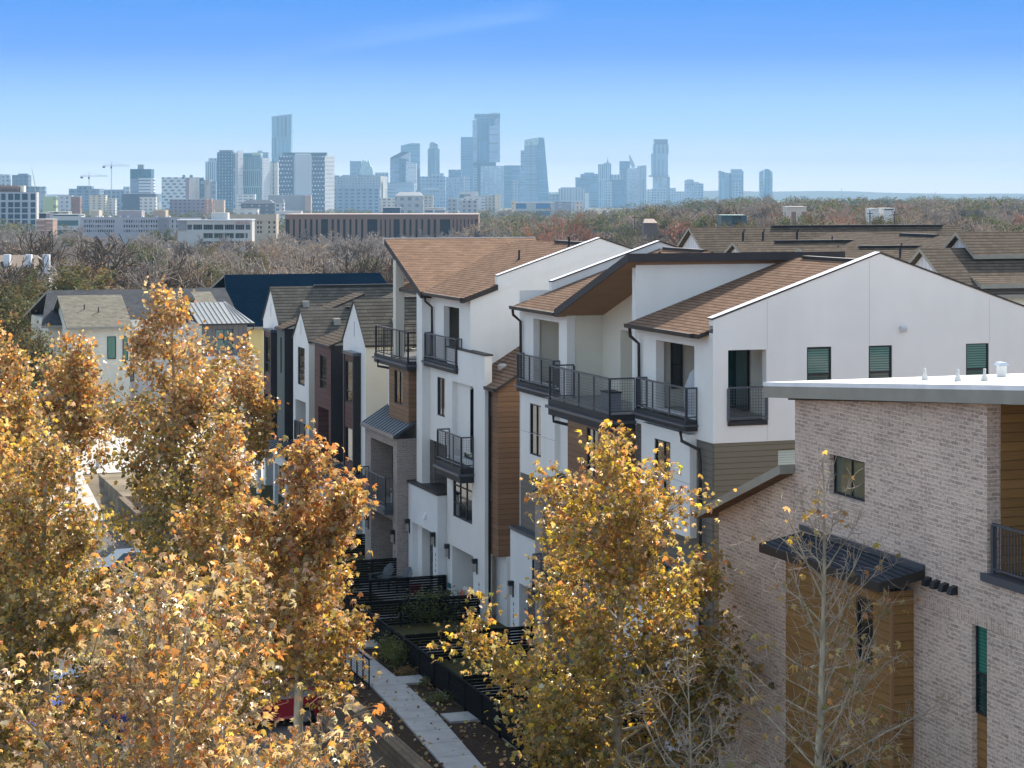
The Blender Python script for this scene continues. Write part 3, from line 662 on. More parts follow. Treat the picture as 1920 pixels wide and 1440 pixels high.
def link_bay(label, s0, s1, zt, m, right=CHAR):
    h = thing('flat_fronted_house', label, 'house', (-.3, (s0 + s1) / 2, 0), group='house fronts between the gables')
    b = MB().wall('t', -.35, s0, s1, 3.4, zt, m, [(s0 + .9, s1 - 1.1, 6.95, 8.7, .1, None), (s0 + .45, s1 - .75, 3.6, 6.0, 1.0, plain((.14, .15, .16)))] if m is MAROON else [(s0 + .7, s0 + 1.0, 7.0, 9.0, .09, None)])
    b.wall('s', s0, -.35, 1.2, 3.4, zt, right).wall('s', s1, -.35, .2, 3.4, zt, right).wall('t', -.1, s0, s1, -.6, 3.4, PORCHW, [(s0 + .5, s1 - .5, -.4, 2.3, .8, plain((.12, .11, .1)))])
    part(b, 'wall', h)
    r = MB().slab([(-.5, s0 - .15, zt), (-.5, s1 + .1, zt), (4.2, s1 + .1, zt + 1.9), (4.2, s0 - .15, zt + 1.9)], .1, TANROOF, BRONZE); part(r, 'roof', h)
    if m is MAROON:
        window(h, 't', -.35, s0 + .9, s1 - 1.1, 6.95, 8.7, hs=(.27,)); railing(h, [(-.4, s0 + .5), (-.4, s1 - .8)], 3.6, 4.6, 1.1, False, CHAR, bars=.15)
        part(MB().box(1.4, 1.8, (s0 + s1) / 2, (s0 + s1) / 2 + .45, zt + .75, zt + 1.05, CHAR), 'roof_vent', h)
    else: window(h, 't', -.35, s0 + .7, s0 + 1.0, 7.0, 9.0)
    awning(h, s0, s1, -1.2, 2.95, -.36, 3.35)
    x = MB().box(-.06, .02, s1 + .1, s1 + .9, .0, 6.0, STONE); part(x, 'stone_pier', h)
    downspout(h, [(-.12, s1 + .15, zt), (-.12, s1 + .15, .2)], r=.06)
    return h
gabled_house('nearest white gabled house with dark window bay, next to the brick bay', 39.5, 43.8, 9.7, 11.72, 1)
link_bay('maroon clad house front with a window and a sunken balcony between two white gables', 44.9, 48.3, 9.3, MAROON)
gabled_house('middle white gabled house with one tall window above a recessed balcony', 51.0, 54.6, 9.1, 10.65, 2)
link_bay('narrow grey green clad front with slim window between the two far gables', 55.2, 57.0, 9.5, siding((.10, .12, .115), .35, .2, True))
gabled_house('farthest white gabled house in the row with dark corner bay', 58.1, 62.2, 9.65, 11.52, 1)
x = thing('house_block', 'long grey shingled roof ridge behind the white gabled fronts', 'house', (6, 48, 0))
r = MB()
for (ta, tb) in ((2.0, 7.5), (13, 7.5)): r.slab([(ta, 37.5, 9.4), (ta, 62.5, 9.4), (tb, 62.5, 11.35), (tb, 37.5, 11.35)], .15, GREYROOF, BRONZE)
part(r, 'roof', x); b = MB().box(2.2, 12.8, 37.7, 62.3, -.6, 9.5, CREAM); b.poly([(2.2, 37.7, 9.5), (12.8, 37.7, 9.5), (7.5, 37.7, 11.2)], CREAM).poly([(2.2, 62.3, 9.5), (12.8, 62.3, 9.5), (7.5, 62.3, 11.2)], CREAM); part(b, 'wall', x)
part(MB().box(7.4, 7.6, 40, 60, 11.3, 11.42, CHAR), 'ridge_vent', x)

# ================================================================== brick building, right foreground
A = thing('brick_building', 'whitewashed brick building with white flat roof and brown timber bay in the right foreground', 'building', (-3.5, -15, 0))
s0, s1 = -20.6, -12.2; top = lambda s: 12.05 + .0851 * (-12.2 - s)
b = MB()
b.wall('t', -3.5, -20.6, -12.2, -1.5, 12.05, BRK, [(-15.6, -13.93, 10.05, 10.97, .2, None), (-20.62 + .02, -20.03, -1.4, 8.25, .16, None)])
b.poly([(-3.5, -12.2, 12.05), (-3.5, -20.6, 12.05), (-3.5, -20.6, 12.76)], BRK)
b.wall('t', -3.5, -27, -20.6, -1.5, 9.28, BRK); b.wall('s', -20.6, -3.5, -3.2, 9.28, 12.76, BRK)
b.wall('s', -20.63, -3.2, 3, 9.28, 12.95, WOOD2); b.wall('t', -1.4, -27, -20.65, 9.28, 12.95, WOOD2)
b.poly([(-3.5, -27, 9.28), (-1.4, -27, 9.28), (-1.4, -20.6, 9.28), (-3.5, -20.6, 9.28)], CHAR)
b.wall('s', -12.2, -3.5, 14, -1.5, 12.05, BRK)
# lower wing
b.poly([(-3.5, -7.92, -1.5), (-3.5, -12.2, -1.5), (-3.5, -12.2, 10.33), (-3.5, -7.92, 8.77)], BRK); b.wall('s', -7.92, -3.5, 10, -1.5, 8.77, BRK)
part(b, 'wall', A)
for c in (-.015,):
    part(MB().box(-3.515, -3.49, -27, -17.75, 8.24, 8.5, BRKS), 'soldier_course', A)
zr_ = lambda s: 12.40 + .0805 * (-11.2 - s)
r = MB().slab([(-3.85, -11.2, zr_(-11.2)), (-3.85, -27, zr_(-27)), (16, -27, zr_(-27)), (16, -11.2, zr_(-11.2))], .1, TPO, plain((.80, .80, .82))); part(r, 'flat_roof', A)
r = MB().slab([(-3.85, -11.22, zr_(-11.2) - .102), (-3.85, -27, zr_(-27) - .102), (15.9, -27, zr_(-27) - .102), (15.9, -11.22, zr_(-11.2) - .102)], .27, FASCG); part(r, 'fascia', A)
r = MB().prism([(-3.66, -12.15, 12.05), (-3.66, -27, top(-27) - .0), (-3.66, -27, top(-27) + .2), (-3.66, -12.15, 12.2)], (.14, 0, 0), BRONZE); part(r, 'frieze_board', A)
lz = lambda s: 8.77 + .365 * (-7.92 - s) + .18
r = MB().slab([(-3.9, -7.3, lz(-7.3)), (-3.9, -12.19, lz(-12.19)), (10, -12.19, lz(-12.19)), (10, -7.3, lz(-7.3))], .22, BROWNROOF, FASCG); part(r, 'lower_roof', A)
gz = lz(-7.3)
part(MB().box(-3.95, 10, -7.3, -7.18, gz - .16, gz - .03, BRONZE), 'gutter', A)
window(A, 't', -3.5, -15.6, -13.93, 10.05, 10.97, vs=(.5,), inset=.16, gm=glass((.10, .12, .09), .05, .8))
window(A, 't', -3.5, -20.6, -20.03, 6.42, 8.25, hs=(.45,), inset=.13, gm=blinds((.02, .20, .15), (.01, .10, .08)), low=blinds((.012, .06, .055), (.008, .03, .03)))
part(MB().box(-3.38, -3.3, -20.58, -20.05, -1.4, 6.4, WOOD2), 'spandrel_panel', A)
# bay
x = MB().wall('t', -4.05, -17.73, -12.8, -1.5, 8.5, WOOD2, [(-16.95, -16.2, 6.75, 8.15, .1, None), (-16.2, -14.2, 2.6, 4.35, .1, None)]).wall('s', -17.73, -4.05, -3.5, -1.5, 8.5, WOOD2).wall('s', -12.8, -4.05, -3.5, -1.5, 8.5, WOOD2)
x.box(-4.06, -4.0, -17.76, -17.70, -1.5, 8.5, plain((.3, .16, .08)))
part(x, 'timber_bay', A); window(A, 't', -4.05, -16.95, -16.2, 6.75, 8.15, hs=(.4,)); window(A, 't', -4.05, -16.2, -14.2, 2.6, 4.35, vs=(.5,))
r = MB().slab([(-4.6, -12.5, 8.72), (-4.6, -18.2, 8.80), (-3.5, -18.2, 9.02), (-3.5, -12.5, 8.94)], .2, shingle((.05, .055, .065), (.08, .085, .10)), BRONZE)
r.box(-3.56, -3.495, -18.2, -12.5, 9.0, 9.12, STEEL); part(r, 'bay_roof', A)
for k in range(4): part(MB().prism([(-3.5, -18.32 - k * .34, 8.72), (-3.68, -18.32 - k * .34, 8.72), (-3.64, -18.32 - k * .34, 8.86), (-3.5, -18.32 - k * .34, 8.9)], (0, -.16, 0), DARK), 'corbel', A)
railing(A, [(-3.42, -20.7), (-3.42, -26.9)], 9.36, 10.38, 2.0, False, bars=.11); part(MB().box(-3.6, -3.0, -27, -20.5, 9.2, 9.36, STEEL), 'balcony_sill', A)
def roof_hit(u, v):
    dx, dz = (u - U0) / F, -(v - V0) / F
    lo, hi = 30., 70.
    for _ in range(50):
        Y = (lo + hi) / 2; t, s = RT(dx * Y, Y)
        if CAMH + dz * Y > zr_(s): lo = Y
        else: hi = Y
    return t, s, zr_(s)
for u, v in ((1734, 713), (1796, 715.5), (1846, 714.5)):
    t, s, z = roof_hit(u, v); g = MB().lathe(t, s, [(.085, z - .02), (.078, z + .06), (.036, z + .15), (.036, z + .16), (.03, z + .165), (.03, z + .27)], plain((.62, .60, .55)), 14); part(g, 'roof_vent', A, smooth=True)
t, s, z = roof_hit(1878, 707)
g = MB().box(t - .085, t + .085, s - .085, s + .085, z - .02, z + .27, plain((.66, .65, .62))); o = part(g, 'flue', A)
part(MB().prism([(t - .15, s - .13, z + .28), (t - .07, s - .1, z + .35), (t + .07, s - .1, z + .35), (t + .15, s - .13, z + .28)], (0, .24, 0), plain((.5, .55, .62), .3, .6)), 'flue_cap', o)
# ================================================================== second row of brown roofed houses
def back_house(label, s0, s1, ze, za, t0, t1, vents=(), roofm=TANROOF, rv=None, back=None):
    h = thing('brown_roofed_house', label, 'house', (t0, (s0 + s1) / 2, 0), group='brown roofed houses behind the white townhouse'); m = (s0 + s1) / 2
    b = MB().wall('t', t0, s0, s1, -.5, ze, siding((.62, .63, .66), .35, .1, True)).poly([(t0, s0, ze), (t0, s1, ze), (t0, m, za)], siding((.62, .63, .66), .35, .1, True))
    b.wall('s', s0, t0, t1, -.5, ze, CREAM).wall('s', s1, t0, t1, -.5, ze, CREAM).wall('t', t1, s0, s1, -.5, ze, CREAM); b.poly([(t1, s0, ze), (t1, s1, ze), (t1, m, za)], CREAM)
    part(b, 'wall', h)
    k = (za - ze) / (m - s0); r = MB(); ov = .3
    for sgn, se in ((-1, s0), (1, s1)):
        r.slab([(t0 - .35, se + sgn * ov, ze - k * ov + .12), (t1 + .3, se + sgn * ov, ze - k * ov + .12), (t1 + .3, m, za + .12), (t0 - .35, m, za + .12)], .2, roofm, FASCG)
    part(r, 'roof', h)
    if rv: part(MB().box(rv[0], rv[1], m - .14, m + .14, za + .08, za + .2, DARK), 'ridge_vent', h)
    for (t, f) in vents:
        s = m - (m - s0) * f; z = za - (za - ze) * f + .12; part(MB().tube([(t, s, z - .1), (t, s, z + .55), (t + .1, s, z + .75)], .07, DARK, 6), 'vent_pipe', h, smooth=True)
    return h
back_house('farthest brown roofed gabled house with a row of three pipe vents on its roof', 59.4, 67.3, 12.1, 14.73, 28, 47, ((30.8, .35), (32.2, .35), (34.6, .35)), rv=(33.5, 46))
back_house('low brown gabled roof in front of the three pipe vents, behind the dark slanted fascia', 53.2, 60.6, 12.0, 13.93, 28, 40, (), rv=(30.5, 37.5))
back_house('small brown gabled roof with long ridge vent just above the white gable wall peak', 44.4, 52.0, 12.0, 13.8, 28, 43, ((33.5, .3),), rv=(31.5, 39))
back_house('tall brown gabled roof at the right edge above the white gable wall', 34.25, 37.15, 13.95, 14.9, 30.5, 50, (), rv=(35, 48))
h = back_house('lower brown gabled roof with blue grey gable beside the valley, at the right edge', 31.9, 38.1, 12.06, 14.1, 28, 48, ())
h = thing('brown_roofed_house', 'brown shingled house corner with dark window under its eave at the right edge', 'house', (28, 27, 0), group='brown roofed houses behind the white townhouse')
r = MB().slab([(29.3, 31.9, 12.5), (46, 31.9, 12.5), (46, 35.2, 13.65), (29.3, 35.2, 13.65)], .22, TANROOF, FASCG); part(r, 'roof', h)
b = MB().wall('s', 32.3, 29.6, 45, -.5, 12.35, siding((.66, .68, .72), .35, .1, True), [(30.6, 32.1, 10.0, 11.3, .1, None)]).wall('t', 29.6, 32.3, 36, -.5, 12.35, siding((.66, .68, .72), .35, .1, True)); part(b, 'wall', h)
window(h, 's', 32.3, 30.6, 32.1, 10.0, 11.3, vs=(.55,), fm=DARK, fw=.12)
h = thing('brown_roofed_house', 'long tan shingled roof slope running back between the small gables, with two short vents', 'house', (36, 46, 0), group='brown roofed houses behind the white townhouse')
r = MB()
for ta in (28.6, 45.4): r.slab([(ta, 36, 11.6), (ta, 62, 11.6), (37, 62, 14.5), (37, 36, 14.5)], .2, TANROOF, FASCG)
part(r, 'roof', h); part(MB().box(29, 45, 36.3, 61.7, -.5, 11.7, CREAM), 'wall', h)
for a_ in ((35.0, 58, 13.9), (33.8, 55, 13.4)): v = MB(); pipe_vent(v, *a_); part(v, 'vent_pipe', h)
for a_ in ((40, 46), (49, 53)): part(MB().box(36.85, 37.15, *a_, 14.46, 14.6, DARK), 'ridge_vent', h)

# ================================================================== houses across the side street, left
h = thing('grey_roofed_house', 'cream two storey house with grey and tan shingled roofs behind the golden trees at left', 'house', (-2, 104, 0))
b = MB().box(-6.2, -1.8, 100.4, 110, -.6, 7.15, CREAM).box(-7.2, 8.2, 106, 118, -.6, 7.0, CREAM)
b.poly([(-6.2, 100.4, 7.15), (-6.2, 110, 7.15), (-6.2, 105.2, 8.95)], CREAM)
b.wall('s', 103.4, -1.8, 4, -.6, 6.9, stucco((.72, .70, .67)), [(-3.1 + 1.35, -1.0, 2.5, 4.9, .1, None)])
part(b, 'wall', h)
r = MB()
r.slab([(-6.6, 99.7, 7.0), (-1.7, 99.7, 7.0), (-1.7, 105.2, 9.1), (-6.6, 105.2, 9.1)], .2, shingle((.19, .175, .14), (.24, .22, .175), .24), FASCG)
r.slab([(-6.6, 110.6, 7.0), (-1.7, 110.6, 7.0), (-1.7, 105.2, 9.1), (-6.6, 105.2, 9.1)], .2, GREYROOF, FASCG)
for se in (105.4, 118.6): r.slab([(-7.8, se, 6.8), (7.8, se, 6.8), (7.8, 112, 9.2), (-6.6, 112, 9.2)], .2, shingle((.06, .064, .072), (.09, .094, .102), .24), FASCG)
r.slab([(4.6, 103.5, 7.3), (6.2, 103.5, 7.3), (6.2, 110, 9.0), (4.6, 110, 9.0)], .2, shingle((.19, .175, .14), (.24, .22, .175), .24), FASCG)
part(r, 'roof', h)
a = awning(h, -3.2, -.3, 101, 6.0, 103, 6.8, SEAMW); a.data = MB().slab([(-3.8, 101.2, 6.55), (.2, 101.2, 6.55), (.2, 103.4, 7.25), (-3.8, 103.4, 7.25)], .12, SEAMW, CHAR).mesh('metal_awning', FR[h.name][0])
x = MB().box(-3.8, -1.8, 101.5, 103.39, -.6, 6.5, stucco((.72, .70, .67))); part(x, 'wall', h)
window(h, 's', 100.4, -3.5, -2.85, 4.5, 6.2, gm=glass((.02, .16, .12), .08, .6), inset=-.03); window(h, 's', 100.4, -2.35, -1.95, 4.4, 6.2, gm=glass((.02, .16, .12), .08, .6), inset=-.03); window(h, 's', 103.4, -1.75, -1.0, 2.5, 4.9)
for a_ in ((-4.9, 102.7, 8.1), (-3.9, 102.2, 7.9)): v = MB(); pipe_vent(v, *a_); part(v, 'vent_pipe', h)
h = thing('grey_clad_house', 'grey board clad house with pale standing seam metal roof, right of the tall golden tree', 'house', (5.5, 101, 0))
b = MB().wall('s', 100, 3.6, 7.1, -.6, 7.0, siding((.16, .15, .15), .4, .1, True), [(4.6, 6.0, 5.0, 6.6, .08, None)]).wall('s', 108, 3.6, 7.1, -.6, 7.0, CREAM).wall('t', 7.1, 100, 108, -.6, 7.0, CREAM).wall('t', 3.6, 100, 108, -.6, 7.0, CREAM)
b.box(3.6, 7.6, 99.4, 99.99, 4.3, 4.55, CAP); b.box(3.4, 7.8, 98.8, 99.98, 0, 4.3, stucco((.5, .42, .33))); part(b, 'wall', h)
r = MB().slab([(3.2, 99.5, 7.05), (7.6, 99.5, 7.05), (6.4, 105, 8.4), (3.2, 105, 8.4)], .12, SEAMW, CHAR)
for k in range(12):
    t = 3.25 + k * .37; r.prism([(t - .02, 99.55, 7.06), (t + .02, 99.55, 7.06), (t + .02, 99.55, 7.12), (t - .02, 99.55, 7.12)], ((0 if t < 6.2 else (6.3 - t) * .9), 5.4, 1.33), SEAMW)
part(r, 'metal_roof', h); downspout(h, [(7.55, 99.5, 6.95), (7.5, 99.6, 6.6), (7.15, 99.9, 6.4), (7.15, 99.9, 4.6)])
window(h, 's', 100, 4.6, 6.0, 5.0, 6.6, vs=(.5,), hs=(.5,), gm=glass((.05, .13, .14), .06, .7))
h = thing('navy_roofed_house', 'pale yellow house under a big dark navy roof slope, left of the white gabled row', 'house', (12, 122, 0))
NAVY = shingle((.0015, .009, .022), (.003, .013, .028), .2, .0)
r = MB().slab([(5.3, 117, 5.6), (16, 117, 5.6), (16, 124, 8.65), (5.3, 124, 8.65)], .2, NAVY, FASCG); r.slab([(5.3, 131, 5.6), (16, 131, 5.6), (16, 124, 8.65), (5.3, 124, 8.65)], .2, NAVY, FASCG); part(r, 'roof', h)
part(MB().box(5.9, 15.5, 117.6, 130, -1, 5.55, stucco((.62, .52, .26))), 'wall', h)
h = thing('navy_roofed_house', 'farther dark navy roof just above the first white gable', 'house', (16, 142, 0))
r = MB().slab([(13, 137, 6.4), (30, 137, 6.4), (30, 144, 9.0), (14.2, 144, 9.0)], .2, NAVY, FASCG); r.slab([(13, 151, 6.4), (30, 151, 6.4), (30, 144, 9.0), (14.2, 144, 9.0)], .2, NAVY, FASCG); part(r, 'roof', h)
part(MB().box(14.2, 29, 138, 150, -2, 6.3, CREAM), 'wall', h)
# apartment roofs with chimneys, far left
Yh = 300.; h = thing('apartment_house', 'tan roofed apartment house with white chimneys at the far left edge', 'house', (wx(30, Yh), Yh, tz(wx(30, Yh), Yh)), 'W')
x0, x1, zt, zb = wx(-60, Yh), wx(70, Yh), wz(478, Yh), wz(512, Yh)
r = MB().slab([(x0, Yh - 6, zb), (x1 + 2, Yh - 6, zb), (x1, Yh, zt), (x0, Yh, zt)], .3, shingle((.30, .24, .19), (.36, .3, .24)), CREAM).slab([(x0, Yh + 6, zb), (x1 + 2, Yh + 6, zb), (x1, Yh, zt), (x0, Yh, zt)], .3, TANROOF, CREAM); part(r, 'roof', h)
part(MB().box(x0, x1 + 1.6, Yh - 5.5, Yh + 5.5, zb - 9, zb, CREAM), 'wall', h)
for u in (23, 63, 96): part(MB().box(wx(u, Yh) - .45, wx(u, Yh) + .45, Yh - 3.5, Yh - 2.5, zb - 2, wz(476, Yh), stucco((.7, .72, .75))), 'chimney', h)
part(MB().prism([(wx(5, Yh), Yh - 7, zb - .2), (wx(26, Yh), Yh - 7, zb - .2), (wx(15.5, Yh), Yh - 7, zb + 1.8)], (0, 4, 0), stucco((.7, .72, .75)), GREYROOF), 'dormer', h)

# ================================================================== ground, walks, yards
def sheet(name, pts, z, m, th=.0):
    mb = MB()
    if th: mb.slab([(t, s, z) for t, s in pts], th, m)
    else: mb.poly([(t, s, z) for t, s in pts], m)
    o = solo(mb, name, None, None, (pts[0][0], pts[0][1], 0)); o['kind'] = 'structure'; return o
def ground():
    def ax(fine, far):
        a = list(fine); g = 12.
        hi, lo = max(a), min(a)
        while hi < far: hi += g; a.append(hi); g *= 1.18
        g = 12.
        while lo > -far: lo -= g; a.append(lo); g *= 1.18
        return sorted(a)
    T_ = ax(list(range(-60, -8, 6)) + [-8.75, -8.45, -5, 0, 6, 12, 20, 30, 40], 14000); S_ = ax(range(-80, 170, 10), 14000)
    tt, ss = np.meshgrid(T_, S_, indexing='ij'); X = PX + ss * -SA + tt * CA; Y = PY + ss * CA + tt * SA
    keep = Y > -200
    z = TZ(X, np.maximum(Y, 1)) - .03; low = np.where(tt <= -8.7, np.clip((70 - ss) / 10, 0, 1), 0); z = z - 1.3 * low
    n, k = tt.shape; me = bpy.data.meshes.new('ground')
    v = np.stack([tt, ss, z], -1).reshape(-1, 3)
    f = [(i * k + j, (i + 1) * k + j, (i + 1) * k + j + 1, i * k + j + 1) for i in range(n - 1) for j in range(k - 1) if keep[i, j] or keep[i + 1, j + 1]]
    me.from_pydata(v.tolist(), [], f); me.materials.append(soil((.17, .135, .095), (.24, .195, .13), .05, .1))
    o = bpy.data.objects.new('ground', me); COL.objects.link(o); place(o, (0, 0, 0), 'R'); o['kind'] = 'structure'
ground()
CONC = concrete((.37, .365, .35), 1.55); MULCH = soil((.035, .022, .015), (.07, .045, .03), 6, .06); LAWN = soil((.10, .085, .035), (.06, .06, .025), 3, .05)
walk = [(-7.3, 60), (-7.3, 11.9), (-7.5, 8), (-7.95, 1.7), (-8.2, -6), (-8.2, -20), (-6.9, -20), (-6.95, -4), (-6.85, 1.4), (-6.3, 7.6), (-6.12, 11.5), (-6.1, 60)]
sheet('sidewalk', walk, .06, CONC, .12)
sheet('planting_bed', [(-6.1, 60), (-5.25, 60), (-5.25, -6), (-6.9, -6), (-6.85, 1.4), (-6.3, 7.6), (-6.12, 11.5)], -.005, MULCH)
sheet('lawn', [(-5.2, -6), (.4, -6), (.4, 64), (-5.2, 64)], .005, LAWN)
for s0 in (22.45, 17.95, 11.95, 6.5, 28.5, 34.5, 40): sheet('path', [(-6.2, s0), (-5.2, s0), (-5.2, s0 + 1.1), (-6.2, s0 + 1.1)], .064, CONC, .1)
for s0, s1 in ((22.5, 23.7), (16.4, 17.7), (9.6, 11.2), (28, 29.2), (3, 4.4)): sheet('path', [(-5.2, s0), (-.3, s0), (-.3, s1), (-5.2, s1)], .05, CONC, .1)
sheet('patio', [(-2.8, 26.2), (-.62, 26.2), (-.62, 30.2), (-2.8, 30.2)], .06, CONC, .1); sheet('patio', [(-1.6, 21.8), (-.22, 21.8), (-.22, 25.6), (-1.6, 25.6)], .062, CONC, .1)
ASPH = soil((.11, .105, .10), (.15, .14, .13), 1.2, .01); PALE = concrete((.50, .47, .42), 4.0, .2)
sheet('parking_lot', [(-30, -60), (-9.4, -60), (-9.4, 60), (-30, 60)], -1.325, ASPH)
o = solo(MB().poly([(-30, 60, -1.30), (-9.4, 60, -1.30), (-9.4, 70, .008), (-30, 70, .008)], PALE), 'driveway', None, None, (-20, 65, 0)); o['kind'] = 'structure'
sheet('driveway', [(-40, 70), (12, 70), (12, 92), (-40, 92)], .006, PALE); sheet('street', [(-70, 92), (60, 92), (60, 99), (-70, 99)], .01, PALE)
sheet('driveway', [(-4.5, 64), (14, 64), (14, 110), (-4.5, 98)], .014, PALE)
sheet('leaf_litter', [(-26, -20), (-16.5, -20), (-16.5, 26), (-26, 26)], -1.31, soil((.42, .28, .13), (.30, .19, .08), 5, .08))
sheet('verge', [(-15.2, -50), (-12.0, -50), (-12.0, 58), (-15.2, 58)], -1.30, soil((.25, .17, .08), (.12, .10, .05), 4, .06))
# retaining wall of stacked stone blocks, with its step down toward the near end
STN = brick((.20, .15, .10), (.13, .10, .075), (.06, .05, .04), .15, .5, .2)
b = MB().box(-8.75, -8.35, 12.2, 60, -1.4, -.02, STN)
solo(b, 'retaining_wall', 'brown stacked stone retaining wall under the black picket railing', 'wall', (-8.5, 30, -1.4))
b = MB().box(-8.8, -8.3, -10, 12.1, -1.4, .06, STN).box(-9.5, -8.81, -10, 11, -1.4, -.55, STN)
solo(b, 'retaining_wall', 'stepped stone block wall along the open end of the sidewalk below the railing', 'wall', (-8.6, 2, -1.4))
sheet('planting_bed', [(-8.35, -10), (-7.3, -10), (-7.3, 60), (-8.35, 60)], -.01, MULCH)
h = thing('picket_railing', 'black metal picket railing along the sidewalk above the stone wall', 'railing', (-7.45, 21, 0))
m = BLACKW; p = MB(); r = MB(); bars = MB()
r.box(-7.48, -7.42, 11.8, 58, 1.0, 1.05, m).box(-7.47, -7.43, 11.8, 58, .12, .16, m)
for i in range(58): r.box(-7.47, -7.43, 11.8 + i * .8 - .022, 11.8 + i * .8 + .022, 0, 1.0, m)
for i in range(8): bars.box(-7.455, -7.445, 11.8, 58, .22 + i * .098, .228 + i * .098, m)
part(r, 'frame', h); part(bars, 'infill', h)
# black slatted fences
def fence(label, pts, h0=.95, z0=.02, front=False):
    o = thing('slatted_fence', label, 'fence', (pts[0][0], pts[0][1], z0), group='black slatted yard fences'); sl = MB(); posts = []
    (ta, sa_), (tb, sb) = pts; L = math.hypot(tb - ta, sb - sa_); d = ((tb - ta) / L, (sb - sa_) / L); nn = (-d[1], d[0])
    def board(x0, x1, za, zb, th, mb):
        q = [(ta + d[0] * x + nn[0] * s * th, sa_ + d[1] * x + nn[1] * s * th) for x, s in ((x0, -1), (x0, 1))]
        mb.prism([(q[0][0], q[0][1], za), (q[1][0], q[1][1], za), (q[1][0], q[1][1], zb), (q[0][0], q[0][1], zb)], (d[0] * (x1 - x0), d[1] * (x1 - x0), 0), BLACKW)
    z = z0 + .04
    while z < z0 + h0 - .1: board(0, L, z, z + .085, .012, sl); z += .105
    board(-.03, L + .03, z0 + h0 - .04, z0 + h0, .05, sl)
    k = max(1, round(L / 1.75))
    for i in range(k + 1):
        x = L * i / k; po = MB(); board(x - .045, x + .045, z0 - .05, z0 + h0 - .042, .045, po); posts.append(po)
    part(sl, 'slat_panel', o)
    for po in posts: part(po, 'post', o)
    return o
fence('long black slatted front fence running beside the sidewalk', [(-5.25, -6), (-5.25, 60)], .95)
for s, lab in ((8.4, 'black slatted cross fence nearest the big golden tree'), (15.1, 'black slatted cross fence beside the pale yard path'), (21.4, 'black slatted cross fence overgrown with a green creeper'), (25.85, 'black slatted cross fence meeting the white porch corner, in front of the garden chairs'), (30.4, 'black slatted cross fence behind the garden chairs, below the brick bay'), (37, 'black slatted cross fence beyond the brick bay, under the orange tree'), (2.2, 'black slatted cross fence hidden behind the golden tree')):
    fence(lab, [(-5.15, s), (-.3 if s != 30.4 else -.7, s)], 1.02)
# garden things
def adirondack(label, t, s, rot):
    m = plain((.075, .085, .09), .6); c = thing('garden_chair', label, 'chair', (t, s, .06), group='grey garden chairs on the patio')
    c.rotation_euler = (0, 0, ANG + rot)
    part(MB().slab([(t - .3, s - .27, .42), (t + .25, s - .27, .30), (t + .25, s + .27, .30), (t - .3, s + .27, .42)], .04, m), 'seat', c)
    bk = MB()
    for i in range(7):
        q = -.27 + i * .09; hgt = 1.02 - .9 * (q * q) * 3
        bk.slab([(t + .2, s + q - .038, .30), (t + .2, s + q + .038, .30), (t + .2 + .4 * hgt, s + q * 1.15 + .04, hgt), (t + .2 + .4 * hgt, s + q * 1.15 - .04, hgt)], .03, m)
    part(bk, 'backrest', c)
    for q in (-.34, .34): part(MB().box(t - .35, t + .4, s + q - .06, s + q + .06, .58, .61, m), 'armrest', c); part(MB().box(t - .3, t - .22, s + q - .03, s + q + .03, .06, .579, m), 'leg', c); part(MB().slab([(t + .5, s + q - .03, .12), (t + .55, s + q + .03, .12), (t + .2, s + q + .03, .45), (t + .15, s + q - .03, .45)], .06, m), 'leg', c)
    return c
adirondack('grey garden chair farther from the red bucket, by the dark fence', -2.2, 29.2, .35); adirondack('grey garden chair beside the red bucket on the patio', -1.7, 28.1, .25)
solo(MB().lathe(-1.15, 27.4, [(.15, .06), (.2, .38), (.21, .39), (.19, .40), (.14, .12)], plain((.5, .03, .025), .5), 14), 'bucket', 'red bucket beside the grey garden chairs', 'bucket', (-1.15, 27.4, .06), smooth=True)
solo(MB().lathe(-.75, 24.45, [(.16, .06), (.25, .62), (.27, .66), (.23, .66), (.2, .5)], plain((.02, .02, .022), .5), 14), 'planter', 'tall black planter pot in the white doorway', 'planter', (-.75, 24.45, .06), smooth=True)
c = thing('wicker_chair', 'wicker chair with white seat and red striped cushion by the white doorway', 'chair', (-.6, 23.2, .06)); wk = plain((.2, .13, .07), .8)
part(MB().box(-.95, -.35, 22.9, 23.5, .08, .4, wk), 'base', c); part(MB().box(-.95, -.35, 22.9, 23.5, .401, .5, plain((.7, .7, .72), .9)), 'seat_cushion', c)
part(MB().slab([(-.38, 22.9, .5), (-.25, 22.9, 1.0), (-.25, 23.5, 1.0), (-.38, 23.5, .5)], .1, plain((.62, .6, .58), .9)), 'backrest', c); part(MB().slab([(-.5, 22.98, .5), (-.4, 22.98, .9), (-.4, 23.4, .9), (-.5, 23.4, .5)], .08, siding((.5, .12, .08), .1, .8, True)), 'cushion', c)
